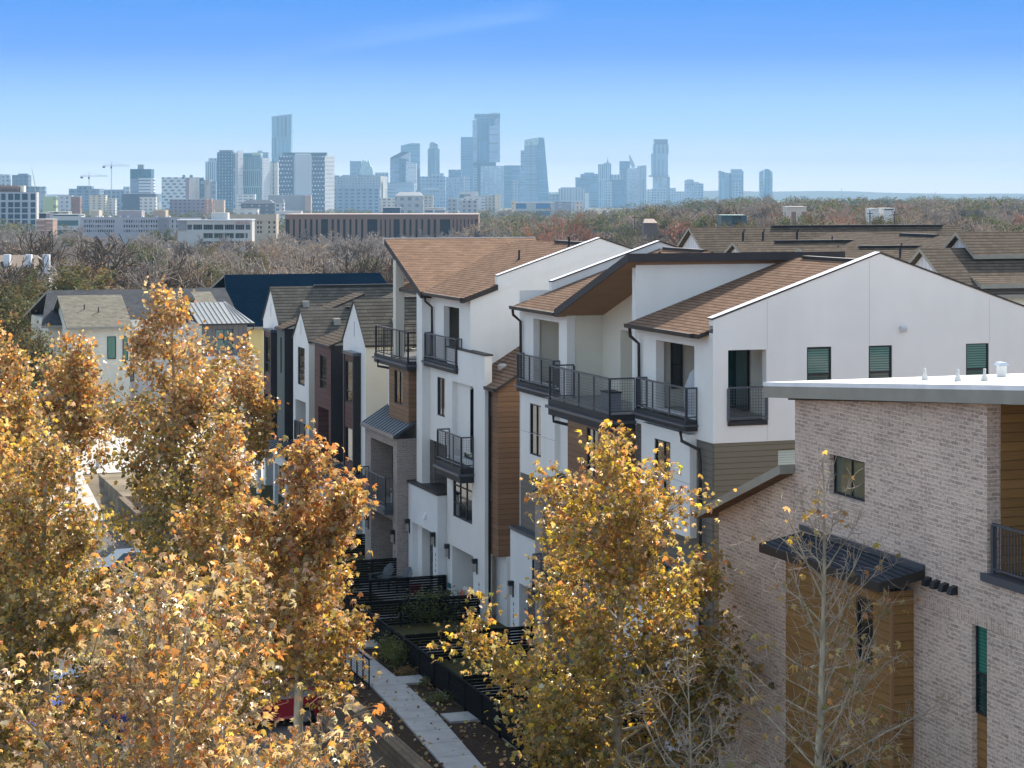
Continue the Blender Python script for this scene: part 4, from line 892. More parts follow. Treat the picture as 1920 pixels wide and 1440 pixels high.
# parked cars
def car(label, t, s, rot, paint, kind=0):
    z = -1.32; o = thing('parked_car', label, 'car', (t, s, z), group='cars parked along the stone wall'); P = plain(paint, .25, .6)
    L, Wd = 4.6, .9; prof = [(-2.3, .35), (-2.28, .72), (-1.3 if not kind else -.9, .92), (1.5, .98), (2.2, .88), (2.3, .4), (1.9, .28), (-2.0, .28)]
    b = MB().prism([(x, -Wd, zz) for x, zz in prof], (0, 2 * Wd, 0), P)
    b.v = [(x, y * (1 - .12 * (abs(x) / 2.3) ** 4), zz) for x, y, zz in b.v]
    x0, x1, x2, x3 = ((-1.1, -.45, 1.2, 1.9) if not kind else (-.9, -.3, .9, 1.0)); y0, y1 = .82, .64
    b.poly([(x1, -y1, 1.44), (x2, -y1, 1.44), (x2, y1, 1.44), (x1, y1, 1.44)], P)
    if kind: b.box(1.1, 2.25, -.84, .84, .981, 1.06, P)
    g = MB()
    for q in ([(x0, -y0, .93), (x1, -y1, 1.44), (x1, y1, 1.44), (x0, y0, .93)], [(x3, -y0, .97), (x2, -y1, 1.44), (x2, y1, 1.44), (x3, y0, .97)], [(x0, -y0, .93), (x3, -y0, .97), (x2, -y1, 1.44), (x1, -y1, 1.44)], [(x0, y0, .93), (x3, y0, .97), (x2, y1, 1.44), (x1, y1, 1.44)]): g.poly(q, GLASS)
    def tr(mb): mb.v = [(t + x * math.cos(rot) - y * math.sin(rot), s + x * math.sin(rot) + y * math.cos(rot), z + zz) for x, y, zz in mb.v]; return mb
    part(tr(b), 'body', o); part(tr(g), 'window', o)
    for x in (-1.4, 1.4):
        for sy in (-1, 1):
            w = MB().lathe(0, 0, [(.2, -.1), (.32, -.1), (.33, -.06), (.33, .1), (.2, .1)], plain((.015, .015, .015), .8), 18); w.v = [(x + a, sy * .82 + cc, .33 + bq) for a, bq, cc in w.v]
            ww = part(tr(w), 'wheel', o); rm = MB().lathe(0, 0, [(.02, -.09), (.2, -.09), (.2, .09), (.02, .09)], plain((.4, .4, .42), .35, .6, .6), 12); rm.v = [(x + a, sy * .82 + cc * 1.15, .33 + bq) for a, bq, cc in rm.v]; part(tr(rm), 'rim', ww)
    for sy in (-.62, .62): part(tr(MB().box(-2.31, -2.2, sy - .16, sy + .16, .6, .72, plain((.6, .6, .62), .1, .8))), 'headlight', o); part(tr(MB().box(2.2, 2.31, sy - .14, sy + .14, .68, .84, plain((.35, .01, .01), .2, .8))), 'tail_light', o)
    return o
for lab, t, s, rot, pc, k in (('bright red parked car glimpsed through the leaves left of the railing', -10.9, 17.2, .1, (.5, .015, .03), 0), ('second red parked car, nearer the camera than the other red one', -10.9, 13.6, .1, (.45, .02, .04), 0),
        ('royal blue parked car at the lower left under the golden trees', -17.6, 13.3, .15, (.02, .06, .35), 0), ('pale blue parked car beside the royal blue one', -17.4, 17.0, .1, (.12, .22, .45), 0),
        ('white parked car seen between golden trees', -11, 30.5, .1, (.7, .71, .72), 0), ('black parked pickup between the golden trees', -10.8, 36.6, .1, (.015, .015, .018), 1), ('silver parked car farther along the stone wall', -11, 27.2, .1, (.4, .42, .44), 0),
        ('dark blue parked car farthest along the stone wall', -11.0, 41.5, .1, (.02, .04, .09), 0), ('grey parked car across the lot under the leaning trees', -20.5, 34, .1, (.2, .21, .22), 0)):
    car(lab, t, s, rot, pc, k)
# fire hydrant by the side street
solo(MB().lathe(*RT(wx(184, 128), 128), [(.2, 0), (.2, .1), (.14, .12), (.14, .6), (.18, .62), (.17, .75), (.08, .85), (.03, .9)], plain((.5, .48, .42), .6), 12), 'fire_hydrant', 'pale fire hydrant on the verge of the sunlit side street', 'hydrant', (*RT(wx(184, 128), 128), 0), smooth=True)
# ================================================================== vegetation
def np_mesh(name, V, T, mat, col=None, smooth=False):
    me = bpy.data.meshes.new(name); nv, nt = len(V), len(T); k = T.shape[1]
    me.vertices.add(nv); me.vertices.foreach_set('co', V.astype(np.float32).ravel())
    me.loops.add(nt * k); me.loops.foreach_set('vertex_index', T.astype(np.int32).ravel())
    me.polygons.add(nt); me.polygons.foreach_set('loop_start', np.arange(0, nt * k, k, dtype=np.int32)); me.polygons.foreach_set('loop_total', np.full(nt, k, dtype=np.int32))
    me.materials.append(mat)
    if smooth: me.polygons.foreach_set('use_smooth', np.ones(nt, bool))
    me.update(calc_edges=True)
    if col is not None:
        a = me.color_attributes.new('leafcol', 'FLOAT_COLOR', 'POINT'); c = np.ones((nv, 4), np.float32); c[:, :3] = col; a.data.foreach_set('color', c.ravel())
    return me
def seg_mesh(name, segs, k, mat):
    """segs rows: p0(3) p1(3) r0 r1 -> tapered tubes"""
    S = np.array(segs, float); p0, p1, r0, r1 = S[:, :3], S[:, 3:6], S[:, 6], S[:, 7]
    d = p1 - p0; d /= np.linalg.norm(d, axis=1, keepdims=True) + 1e-9
    ref = np.where(np.abs(d[:, 2:3]) < .9, np.array([[0, 0, 1.]]), np.array([[1., 0, 0]]))
    a = np.cross(d, ref); a /= np.linalg.norm(a, axis=1, keepdims=True); b = np.cross(d, a)
    th = np.arange(k) * 2 * np.pi / k; c, s = np.cos(th), np.sin(th)
    ring = a[:, None, :] * c[None, :, None] + b[:, None, :] * s[None, :, None]
    V = np.concatenate([p0[:, None] + ring * r0[:, None, None], p1[:, None] + ring * r1[:, None, None]], 1)
    n = len(S); j = np.arange(k); q = np.stack([j, (j + 1) % k, (j + 1) % k + k, j + k], -1)
    T = (np.arange(n)[:, None, None] * 2 * k + q[None]).reshape(-1, 4)
    return np_mesh(name, V.reshape(-1, 3), T, mat, smooth=True)
def unit(v): return v / (np.linalg.norm(v) + 1e-9)
def limb(rng, p, d, L, r0, r1, n, wander, up, segs):
    """a wandering limb; returns its points"""
    pts = [np.array(p, float)]; d = unit(np.array(d, float))
    for i in range(n):
        d = unit(d + rng.normal(0, wander, 3) + np.array((0, 0, up)))
        q = pts[-1] + d * L / n; segs.append((*pts[-1], *q, r0 + (r1 - r0) * i / n, r0 + (r1 - r0) * (i + 1) / n)); pts.append(q)
    return pts
LEAF = np.array([(0, .02, 0), (0, -.38, -.02), (.20, -.30, .03), (.46, -.26, -.06), (.27, -.02, .05), (.52, .20, -.08), (.20, .18, .05), (0, .58, -.08), (-.20, .18, .05), (-.52, .20, -.08), (-.27, -.02, .05), (-.46, -.26, -.06), (-.20, -.30, .03)])
LEAF_T = np.array([(0, i, i % 12 + 1) for i in range(1, 13)])
LEAF2 = np.array([(0, -.4, 0), (.42, -.1, .06), (.28, .28, -.05), (0, .55, 0), (-.28, .28, -.05), (-.42, -.1, .06), (0, 0, -.06)]); LEAF2_T = np.array([(6, i, (i + 1) % 6) for i in range(6)])
def leaves(rng, P, size, col, tmpl=LEAF, tri=LEAF_T, droop=.5):
    n = len(P); sc = size * np.clip(rng.lognormal(0, .26, n), .55, 1.4)
    nrm = rng.normal(0, 1, (n, 3)); nrm[:, 2] = np.abs(nrm[:, 2]) * .8 + droop * .5; nrm /= np.linalg.norm(nrm, axis=1, keepdims=True)
    t = rng.normal(0, 1, (n, 3)); t[:, 2] -= droop * 1.2; t -= nrm * (t * nrm).sum(1, keepdims=True); t /= np.linalg.norm(t, axis=1, keepdims=True)
    b = np.cross(nrm, t); curl = rng.uniform(.3, 4.2, n)
    tm = tmpl[None] * np.ones((n, 1, 1)); tm[:, :, 2] *= curl[:, None]; tm[:, :, 2] -= (tmpl[None, :, 0] ** 2) * (curl[:, None] - .8) * .5
    V = P[:, None] + sc[:, None, None] * (tm[:, :, 0:1] * b[:, None] + tm[:, :, 1:2] * t[:, None] + tm[:, :, 2:3] * nrm[:, None])
    T = (np.arange(n)[:, None, None] * len(tmpl) + tri[None]).reshape(-1, 3)
    return V.reshape(-1, 3), T, np.repeat(col, len(tmpl), 0)
PAL = {'tan': (.46, .345, .165), 'ochre': (.45, .325, .09), 'orange': (.50, .24, .08), 'olive': (.21, .195, .06), 'yellow': (.56, .42, .06), 'pale': (.54, .45, .30), 'green': (.10, .125, .035), 'brown': (.22, .125, .06), 'peach': (.55, .38, .235), 'sage': (.31, .31, .20), 'olivegrey': (.155, .155, .085)}
def pick(rng, n, mixw):
    ks = list(mixw); w = np.array([mixw[k] for k in ks], float); w /= w.sum()
    c = np.array([PAL[k] for k in ks])[rng.choice(len(ks), n, p=w)]
    return c * rng.lognormal(0, .22, (n, 1)) * rng.normal(1, .05, (n, 3))
BARKP = bark((.46, .40, .29), (.28, .24, .17), 5.0); BARKT = bark((.30, .23, .15), (.20, .155, .10), 3.0); BARKL = bark((.46, .375, .295), (.30, .24, .185), 3.0)
def sycamore(label, X, Y, z0, H, Rad, seed, nleaf, size, top, low, base=.2, nb=40, lean=(0, 0), prof=None, spread=(.15, .85), tip=.2, tk=1.0, trk=1.0, fine=1.0, rk=1.0, group='golden sycamores'):
    rng = np.random.default_rng(seed); segs = []; tw = []; o = thing('sycamore_tree', label, 'tree', (X, Y, z0), 'W', group)
    n = 26; tp = [np.zeros(3)]; rad = [(.05 + .0115 * H) * trk]
    for i in range(n):
        f = (i + 1) / n; q = np.array((lean[0] * f + math.sin(f * 5 + seed) * .08 * H / 10, lean[1] * f + math.cos(f * 4 + seed) * .06, H * .97 * f))
        r = (.045 + .0115 * H) * trk * (1 - f) ** .9 + .008; segs.append((*tp[-1], *q, rad[-1], r)); tp.append(q); rad.append(r)
    prof = prof or (lambda f: (min(1, (f - base) / .12 + .35)) * max(0.01, 1 - ((f - base) / (1 - base)) ** 1.25) ** .9)
    nodes = []; ga = rng.uniform(0, 6.28)
    for i in range(nb):
        f = base + (1 - base) * ((i + rng.uniform(0, .8)) / nb) ** .95; f = min(f, .985)
        j = f * n; a0, a1 = tp[min(int(j), n)], tp[min(int(j) + 1, n)]; p = a0 + (a1 - a0) * (j - int(j))
        ga += 2.4 + rng.normal(0, .35); el = rng.uniform(*spread) * (.6 + .75 * f); L = max(.35, Rad * prof(f) / max(.35, math.cos(el)) * rng.uniform(.75, 1.12)) * .95
        L = min(L, (H * 1.0 - p[2]) / max(.2, math.sin(el)) * .92 + .12)
        d = (math.cos(ga) * math.cos(el), math.sin(ga) * math.cos(el), math.sin(el)); r = max(.010, (.009 + .011 * L) * rk)
        pts = limb(rng, p, d, L, r, .005, 7, .10, .035, segs)
        wt = (.10 + L / Rad) ** 1.4; nodes += [(q, (.35 + .65 * k / 7) * wt, f) for k, q in enumerate(pts) if k >= 2]
        for k in range(int((3 + L * 3.2) * fine)):
            ft = rng.uniform(.22, 1.0) * 6.99; q = pts[int(ft)] + (pts[int(ft) + 1] - pts[int(ft)]) * (ft - int(ft))
            dd = unit(unit(pts[int(ft) + 1] - pts[int(ft)]) * .75 + rng.normal(0, .62, 3) + (0, 0, .12)); l2 = rng.uniform(.35, .8) * (.35 + .25 * L)
            p2 = limb(rng, q, dd, l2, .009 * tk, .004 * tk, 4, .16, .03, tw); nodes += [(x, wt, f) for x in p2[1:]]
            for m in range(2):
                x = p2[rng.integers(1, 5)]; p3 = limb(rng, x, unit(rng.normal(0, 1, 3) + (0, 0, .4)), l2 * .55, .006 * tk, .003 * tk, 2, .2, 0, tw); nodes += [(y, wt, f) for y in p3[1:]]
    part_np(seg_mesh('trunk', segs, 7, BARKP), 'trunk', o)
    cr = part_np(seg_mesh('twigs', tw, 3, BARKL if nleaf < 500 else BARKT), 'branches', o)
    if nleaf:
        w = np.array([x[1] for x in nodes]); idx = rng.choice(len(nodes), nleaf, p=w / w.sum())
        NP = np.array([x[0] for x in nodes]); P = NP[idx] + rng.normal(0, tip, (nleaf, 3)) - (0, 0, .05)
        # height in the crown picks the palette; each node keeps its own tint, so leaves clump by colour
        hf = P[:, 2] / H + rng.normal(0, .08, nleaf); tint = rng.lognormal(0, .2, len(nodes))[idx]
        ct, cl = pick(rng, nleaf, top), pick(rng, nleaf, low); mixf = np.clip((hf - .45) / .35, 0, 1)
        sel = rng.uniform(0, 1, nleaf) < mixf; col = np.where(sel[:, None], ct, cl) * tint[:, None]
        tm = (LEAF, LEAF_T) if Y < 62 else (LEAF2, LEAF2_T)
        V, T, C = leaves(rng, P, size, col, *tm)
        part_np(np_mesh('foliage', V, T, leafmat(), np.clip(C, 0, .8)), 'crown', o)
    return o
def part_np(me, name, parent):
    ob = bpy.data.objects.new(name, me); COL.objects.link(ob); ob.parent = parent; return ob
G1 = {'tan': 3.4, 'ochre': 3.4, 'orange': 2.0, 'peach': 1.8, 'yellow': .9, 'olive': .8}; G2 = {'olive': 2.4, 'tan': 3, 'ochre': 3, 'pale': 1.4, 'yellow': .6, 'brown': 1}
GO = {'orange': 3.4, 'tan': 2.4, 'peach': 2.2, 'ochre': 2.2, 'brown': .5}; GL = {'olive': 4.2, 'tan': 2, 'ochre': 2, 'sage': 1.4, 'yellow': .5}
GY = {'olive': 2.6, 'ochre': 3, 'yellow': 2.2, 'sage': 1.6, 'tan': 2}
PZ = -1.32
sycamore('golden sycamore in front of the white townhouse, left of the brick building', 2.55, 50.5, -.1, 11.2, 4.3, 11, 17000, .14, {'orange': 1.5, 'peach': 1.2, 'ochre': 3.4, 'tan': 2.2, 'yellow': 2.6}, GY, base=.06, nb=64, spread=(.1, .8), prof=lambda f: min(1, .5 + f * 1.6) * (1 - f) ** .6 * 1.05)
sycamore('foreground sycamore with the largest leaves, along the bottom edge left of centre', -5.1, 30.0, PZ, 12.6, 3.0, 5, 7200, .125, {'tan': 3, 'peach': 3, 'orange': 3.2, 'pale': 2, 'ochre': 1.5}, {'tan': 3, 'peach': 2, 'ochre': 2.5, 'orange': 2, 'pale': 2, 'olive': .8}, base=.3, nb=56, spread=(.5, 1.05), prof=lambda f: min(1.0, (1 - f) * 5.0 + .03) * min(1, (f - .2) * 4))
sycamore('sycamore with orange top and pale bare lower trunk, beside the black picket railing', -4.95, 48.5, PZ, 12.7, 2.8, 21, 8600, .14, GO, {'ochre': 3, 'olive': 2, 'tan': 2, 'yellow': 1, 'brown': 1}, base=.53, nb=42, lean=(.1, 0), spread=(.0, .8), prof=lambda f: min(1, (f - .49) * 6) * max(.02, (1 - f) / .5) ** 1.0 * (1.0 + .35 * math.sin(f * 61)))
sycamore('golden olive sycamore with a pale trunk at the lower left edge', -12.8, 57.0, PZ, 12.6, 3.5, 33, 15000, .145, G1, GL, base=.08, nb=56)
sycamore('sycamore with ochre and olive leaves between the tall pointed one and the orange topped one', -8.7, 63.0, PZ, 11.7, 3.0, 44, 12500, .15, GO, {'olive': 4.2, 'ochre': 2, 'tan': 1.6, 'yellow': 1.1, 'sage': 1}, base=.16, nb=50)
sycamore('tallest sycamore with rounded pointed top, in front of the grey roofed cream house', -13.15, 80.0, PZ, 14.4, 3.05, 55, 14500, .17, {'peach': 3, 'tan': 3, 'orange': 1.5, 'pale': 1, 'ochre': 1}, {'olive': 4, 'tan': 2, 'ochre': 2, 'yellow': .8, 'sage': 1}, base=.12, nb=66, prof=lambda f: min(1, .5 + f) * max(0.02, 1 - f ** 3.2) ** .75)
sycamore('orange sycamore in front of the cream gable, left of the tallest sycamore', -18.2, 86.0, PZ, 12.7, 2.4, 66, 6000, .175, GO, G2, base=.52, nb=38)
sycamore('bright orange and golden sycamore at the left edge above the pale trunked one', -17.6, 74.0, PZ, 12.8, 2.5, 77, 9000, .17, {'ochre': 3, 'tan': 3, 'orange': 2, 'peach': 1, 'yellow': .5}, G1, base=.18, nb=46)
sycamore('small orange sycamore just left of the first white gabled house', -13.7, 107.0, -.4, 10.0, 2.1, 88, 5000, .18, GO, {'ochre': 3, 'yellow': 1.5, 'orange': 2}, base=.3, nb=30)
sycamore('rust orange sycamore at the far left edge, lowest on the horizon side', -22.8, 92.0, PZ, 12.9, 2.6, 99, 7500, .175, GO, G1, base=.2, nb=40)
sycamore('sycamore with red orange leaves at the left edge, nearest the bottom left corner', -15.6, 62.5, PZ, 12.2, 2.6, 111, 9000, .165, {'orange': 3, 'tan': 3, 'ochre': 2}, GL, base=.2, nb=42)
sycamore('nearly bare sycamore with pale peeling trunk in front of the brick building', 6.28, 42.2, -.3, 12.2, 3.5, 123, 420, .15, {'ochre': 3, 'tan': 2, 'orange': 1}, {'tan': 2, 'olive': 2}, base=.2, nb=58, spread=(.3, .9), tip=.05, fine=1.1, rk=.6, tk=1.1, trk=.75, group='bare sycamores')
sycamore('bare branched young sycamore with no leaves, low in front of the brick wall corner', 3.9, 45.5, -.3, 7.3, 3.3, 131, 24, .12, {'orange': 1}, {'tan': 1}, base=.12, nb=34, spread=(.3, .85), tip=.05, fine=1.0, rk=.6, tk=1.3, trk=.5, group='bare sycamores')
# fallen leaves on the walk, beds, lot and yards
def litter():
    r = np.random.default_rng(61); P = []
    for (t0, t1, s0, s1, z, n) in ((-8.2, -6.2, -6, 40, .075, 260), (-6.9, -5.3, -4, 40, .02, 520), (-5.1, -.6, 0, 40, .03, 420), (-15.5, -9.5, -20, 58, -1.30, 2600), (-26, -15.5, -20, 40, -1.29, 3200), (-8.4, -7.4, -6, 40, .01, 260)):
        t, s = r.uniform(t0, t1, n), r.uniform(s0, s1, n); P.append(np.stack([PX + s * -SA + t * CA, PY + s * CA + t * SA, np.full(n, z) + r.uniform(.0, .03, n)], -1))
    P = np.concatenate(P); V, T, C = leaves(r, P, .12, pick(r, len(P), {'tan': 3, 'ochre': 2, 'brown': 2, 'orange': 1.5}), LEAF2, LEAF2_T, 2.5)
    ob = bpy.data.objects.new('fallen_leaves', np_mesh('fallen_leaves', V, T, leafmat(.2, .2), C)); COL.objects.link(ob); ob['kind'] = 'stuff'
litter()
# hedge and shrubs in the yards
def shrub(label, t, s, w, h, n, pal, seed, size=.06, name='shrub', d=None):
    rng = np.random.default_rng(seed); X, Y = W(t, s); o = thing(name, label, 'shrub', (X, Y, 0), 'W', 'shrubs beside the fence'); sg = []
    d = d or w; tips = []
    for i in range(26):
        a = rng.uniform(0, 6.28); p = limb(rng, (rng.uniform(-w, w) * .3, rng.uniform(-d, d) * .3, 0), (math.cos(a) * .7 * w, math.sin(a) * .7 * d, h), h * rng.uniform(.7, 1.05), .012, .004, 4, .15, 0, sg); tips += p[1:]
    part_np(seg_mesh('stems', sg, 4, BARKT), 'stem', o)
    P = np.array(tips)[rng.choice(len(tips), n)] + rng.normal(0, 1, (n, 3)) * (w * .3, d * .3, h * .13); P[:, 2] = np.abs(P[:, 2]); 
    V, T, C = leaves(rng, P, size, pick(rng, n, pal), LEAF2, LEAF2_T, .1); part_np(np_mesh('foliage', V, T, leafmat(.3, .2), C), 'foliage', o); return o
GRN = {'green': 4, 'olive': 1.2}
for i, (lab, t, s, w, h, n) in enumerate((('small green shrub beside the fence at the second slab, upper of a pair', -5.55, 15.9, .5, .9, 1500), ('dense green shrub against the black fence just below its upper twin', -5.55, 14.8, .5, .85, 1500),
        ('dark shrub with white tufts under the fence at the first slab', -5.6, 20.8, .45, .7, 1000), ('low dry brown shrub in the mulch bed by the sidewalk', -5.6, 13.4, .45, .35, 500), ('dark shrub at the far end of the mulch bed beside the fence', -5.6, 25.2, .5, .8, 1000), ('small sprig growing at the edge of the third slab', -5.55, 11.6, .2, .35, 150), ('low dark plant under the fence near the big golden tree', -5.7, 9.4, .4, .35, 400))):
    shrub(lab, t, s, w, h, n, GRN if i not in (3,) else {'brown': 2, 'olive': 1}, 200 + i)
h_ = shrub('dark green creeper hedge sprawling over a black cross fence', -2.2, 21.5, 1.6, 1.15, 4200, {'green': 5, 'olive': .6}, 300, .075, 'hedge', .35); h_['group'] = 'hedges in the yards'; h_.rotation_euler = (0, 0, ANG)
h_ = shrub('low weedy border along the pale lawn between two cross fences', -2.6, 23.6, 1.5, .4, 1500, {'green': 3, 'olive': 2, 'sage': 1}, 301, .06, 'hedge', .3); h_['group'] = 'hedges in the yards'; h_.rotation_euler = (0, 0, ANG)

# ---------------------------------------------------------------- bare winter trees of the wooded belt
def bare_proto(seed, H, wide, depth=4, thick=1.0, k=3):
    rng = np.random.default_rng(seed); tr = []; tw = []
    def grow(p, d, L, r, lv):
        seg = tr if lv <= 1 else tw
        pts = limb(rng, p, d, L, r, r * .62, 4, .13, .05, seg)
        if lv == depth: return
        n = (5, 4, 4, 3, 3)[lv]
        for i in range(n):
            f = rng.uniform(.45, 1.0) if lv else rng.uniform(.6, 1.0); q = pts[min(4, int(f * 4 + .5))]
            dd = unit(pts[-1] - pts[0]); dv = unit(dd + rng.normal(0, wide * (1.0 if lv else .9), 3) * (1, 1, .55) + (0, 0, .12))
            grow(q, dv, L * rng.uniform(.55, .82), r * .52, lv + 1)
    grow((0, 0, -.5), (rng.normal(0, .05), rng.normal(0, .05), 1), H * .36, .028 * H * thick, 0)
    z = max(s[5] for s in tw); f = H / z
    tr = [tuple(x * f for x in s[:6]) + s[6:] for s in tr]; tw = [tuple(x * f for x in s[:6]) + s[6:] for s in tw]
    tw = [s[:6] + (max(s[6], .028 * thick), max(s[7], .02 * thick)) for s in tw]
    return tr, tw
BK = [bark((.17, .125, .09), (.095, .072, .056), 1.5), bark((.43, .32, .225), (.29, .22, .16), 1.5), bark((.39, .325, .265), (.26, .22, .185), 1.5), bark((.44, .20, .12), (.30, .15, .10), 1.5)]
PROTO = []
for i, (sd, wd, bm) in enumerate(((1, .62, 0), (2, .75, 1), (3, .85, 2), (4, .7, 1), (9, .95, 0), (6, .66, 2), (12, .7, 3))):
    tr, tw = bare_proto(sd, 10, wd, 4, 1.9 if bm == 0 else 1.3)
    PROTO.append((seg_mesh('trunk', tr, 5, BK[bm]), seg_mesh('twigs', tw, 3, BK[bm])))
def ever_proto(seed, H, pal, n, size, wide=.5):
    rng = np.random.default_rng(seed); tr = []; tips = []
    limb(rng, (0, 0, -.5), (0, 0, 1), H * .5, .03 * H, .015 * H, 4, .08, 0, tr)
    for i in range(14):
        a = rng.uniform(0, 6.28); el = rng.uniform(.15, 1.2); p = limb(rng, (0, 0, H * rng.uniform(.25, .5)), (math.cos(a) * math.cos(el), math.sin(a) * math.cos(el), math.sin(el)), H * wide * rng.uniform(.8, 1.1), .01 * H, .004 * H, 5, .14, .02, tr); tips += p[2:]
    tips = np.array(tips); cl = rng.choice(len(tips), n); P = tips[cl] + rng.normal(0, H * .055, (n, 3))
    V, T, C = leaves(rng, P, size, pick(rng, n, pal) * rng.lognormal(0, .2, len(tips))[cl][:, None], LEAF2, LEAF2_T, .1)
    return seg_mesh('trunk', tr, 5, BK[0]), np_mesh('foliage', V, T, leafmat(.2, .1, .7), C)
EVER = [ever_proto(71, 8, {'olivegrey': 4, 'green': 1.5, 'brown': 1}, 7000, .19), ever_proto(72, 8, {'green': 4, 'olivegrey': 2}, 6500, .20), ever_proto(73, 8, {'olivegrey': 3, 'brown': 1.4, 'olive': .8}, 6500, .19)]
def put_tree(name, label, cat, meshes, X, Y, H, H0, rot, group, names=('trunk', 'crown'), wscale=1.0, zoff=0.):
    o = thing(name, label, cat, (X, Y, tz(X, Y) + zoff), 'W', group); o.rotation_euler = (0, 0, rot); k = H / H0; o.scale = (k * wscale, k * wscale, k)
    for me, nm in zip(meshes, names):
        c = bpy.data.objects.new(nm, me); COL.objects.link(c); c.parent = o
    return o
rng = np.random.default_rng(2024)
# the bigger ones that stand out, each with its own words
for (u, v, Y, pi, lab, ws) in ((117, 418, 330, 0, 'big dark bare tree in front of the blue grey garage, leftmost of two', 1.0), (205, 432, 300, 4, 'big bare tree with arching limbs before the blue grey garage, right of its twin', 1.0), (285, 462, 240, 2, 'bare tree with a dark leaning trunk above the grey shingled roof', 1.0), (520, 440, 420, 1, 'bare tree with pale knotted crown in front of the left end of the brown office', .9),
        (1070, 388, 620, 6, 'rust red bare crown behind the white parapets, tallest of the red ones', 1.1), (1028, 408, 560, 6, 'rust red bare tree left of the tallest red crown', 1.1), (1435, 362, 800, 2, 'pale bare tree standing up against the sky below the rightmost tower', 1.0), (1460, 360, 790, 3, 'tan topped bare tree against the sky, right of the pale one', 1.0), (1755, 358, 900, 3, 'tan topped bare tree rising above the right horizon', 1.0), (1590, 386, 520, 6, 'reddish bare tree behind the brown roofs at right', 1.0), (1535, 398, 420, 3, 'tan leaved tree right behind the brown roof ridge', 1.0), (1800, 388, 430, 2, 'bare grey tree with upright limbs behind the right brown roofs', 1.0),
        (1722, 376, 900, 6, 'orange red crown on the right horizon, left of the tan topped tree', 1.2), (560, 470, 260, 2, 'bare tree just above the dark navy roof', 1.0), (690, 462, 240, 4, 'bare tree beside the slanted brown tower roof', 1.0), (440, 478, 250, 5, 'bare tree over the grey roof ridge, left of the navy roof', 1.0), (20, 470, 280, 0, 'dark bare tree at the far left edge beside the white chimneys', 1.0), (340, 470, 260, 0, 'dark bare tree with black trunk behind the tallest sycamore', 1.0)):
    X = wx(u, Y); put_tree('bare_tree', lab, 'tree', PROTO[pi], X, Y, wz(v, Y) - tz(X, Y), 10, rng.uniform(0, 6.28), 'bare trees that stand out', wscale=ws)
for (u, v, Y, pi, lab, ws) in ((95, 494, 225, 0, 'silvery green round tree at the left edge of the woods, biggest green one', 1.3), (165, 480, 240, 2, 'silvery green tree right of the biggest green one', 1.2), (40, 520, 200, 0, 'dull green tree at the far left edge above the orange leaves', 1.2), (275, 448, 520, 1, 'dark evergreen between bare trees in front of the garage', .9), (395, 478, 330, 1, 'dark green tree in front of the white office', 1.2), (470, 470, 350, 0, 'green oak in front of the cream office block', 1.2), (430, 500, 270, 2, 'olive crowned tree behind the navy roof', 1.4), (330, 505, 265, 2, 'olive crowned tree over the grey roof', 1.3),
        (1380, 425, 420, 0, 'green oak just behind the brown roof ridge', 1.2), (1330, 398, 640, 1, 'dark oak left of the teal roofed building', 1.2), (1230, 392, 700, 0, 'green oak in the woods left of centre right', 1.3), (1100, 398, 800, 1, 'dark green crown right of the red tree', 1.3), (1850, 398, 560, 1, 'dark green oak at the right behind the brown roofs', 1.2), (1690, 400, 540, 2, 'olive green tree behind the brown roofs', 1.2), (960, 425, 620, 1, 'dark green tree right of the brown office', 1.3), (-12, 560, 165, 2, 'grey green bushy tree at the left edge beside the cream gable', 1.0), (40, 600, 150, 2, 'dull green bush in front of the grey roof at left', 1.0)):
    X = wx(u, Y); put_tree('evergreen_tree', lab, 'tree', EVER[pi], X, Y, max(3, wz(v, Y) - tz(X, Y)), 8, rng.uniform(0, 6.28), 'green trees among the bare woods', wscale=ws)
for (u, v, Y, pi, lab) in ((1350, 411, 440, 0, 'grey green oak at the left corner of the teal roofed building'), (1405, 409, 445, 2, 'olive oak at the right corner of the teal roofed building'), (1480, 397, 600, 1, 'dark green tree at the left foot of the white columned building'), (1508, 398, 590, 2, 'olive tree at the right foot of the white columned building'), (1632, 400, 560, 2, 'olive tree at the left foot of the white flat building on the horizon'), (1654, 402, 550, 0, 'grey green tree between the two white buildings on the right horizon'), (1682, 399, 560, 1, 'dark green tree at the right foot of the slanted roof white building')):
    X = wx(u, Y); put_tree('evergreen_tree', lab, 'tree', EVER[pi], X, Y, wz(v, Y) - tz(X, Y), 8, rng.uniform(0, 6.28), 'green trees among the bare woods', wscale=.9)
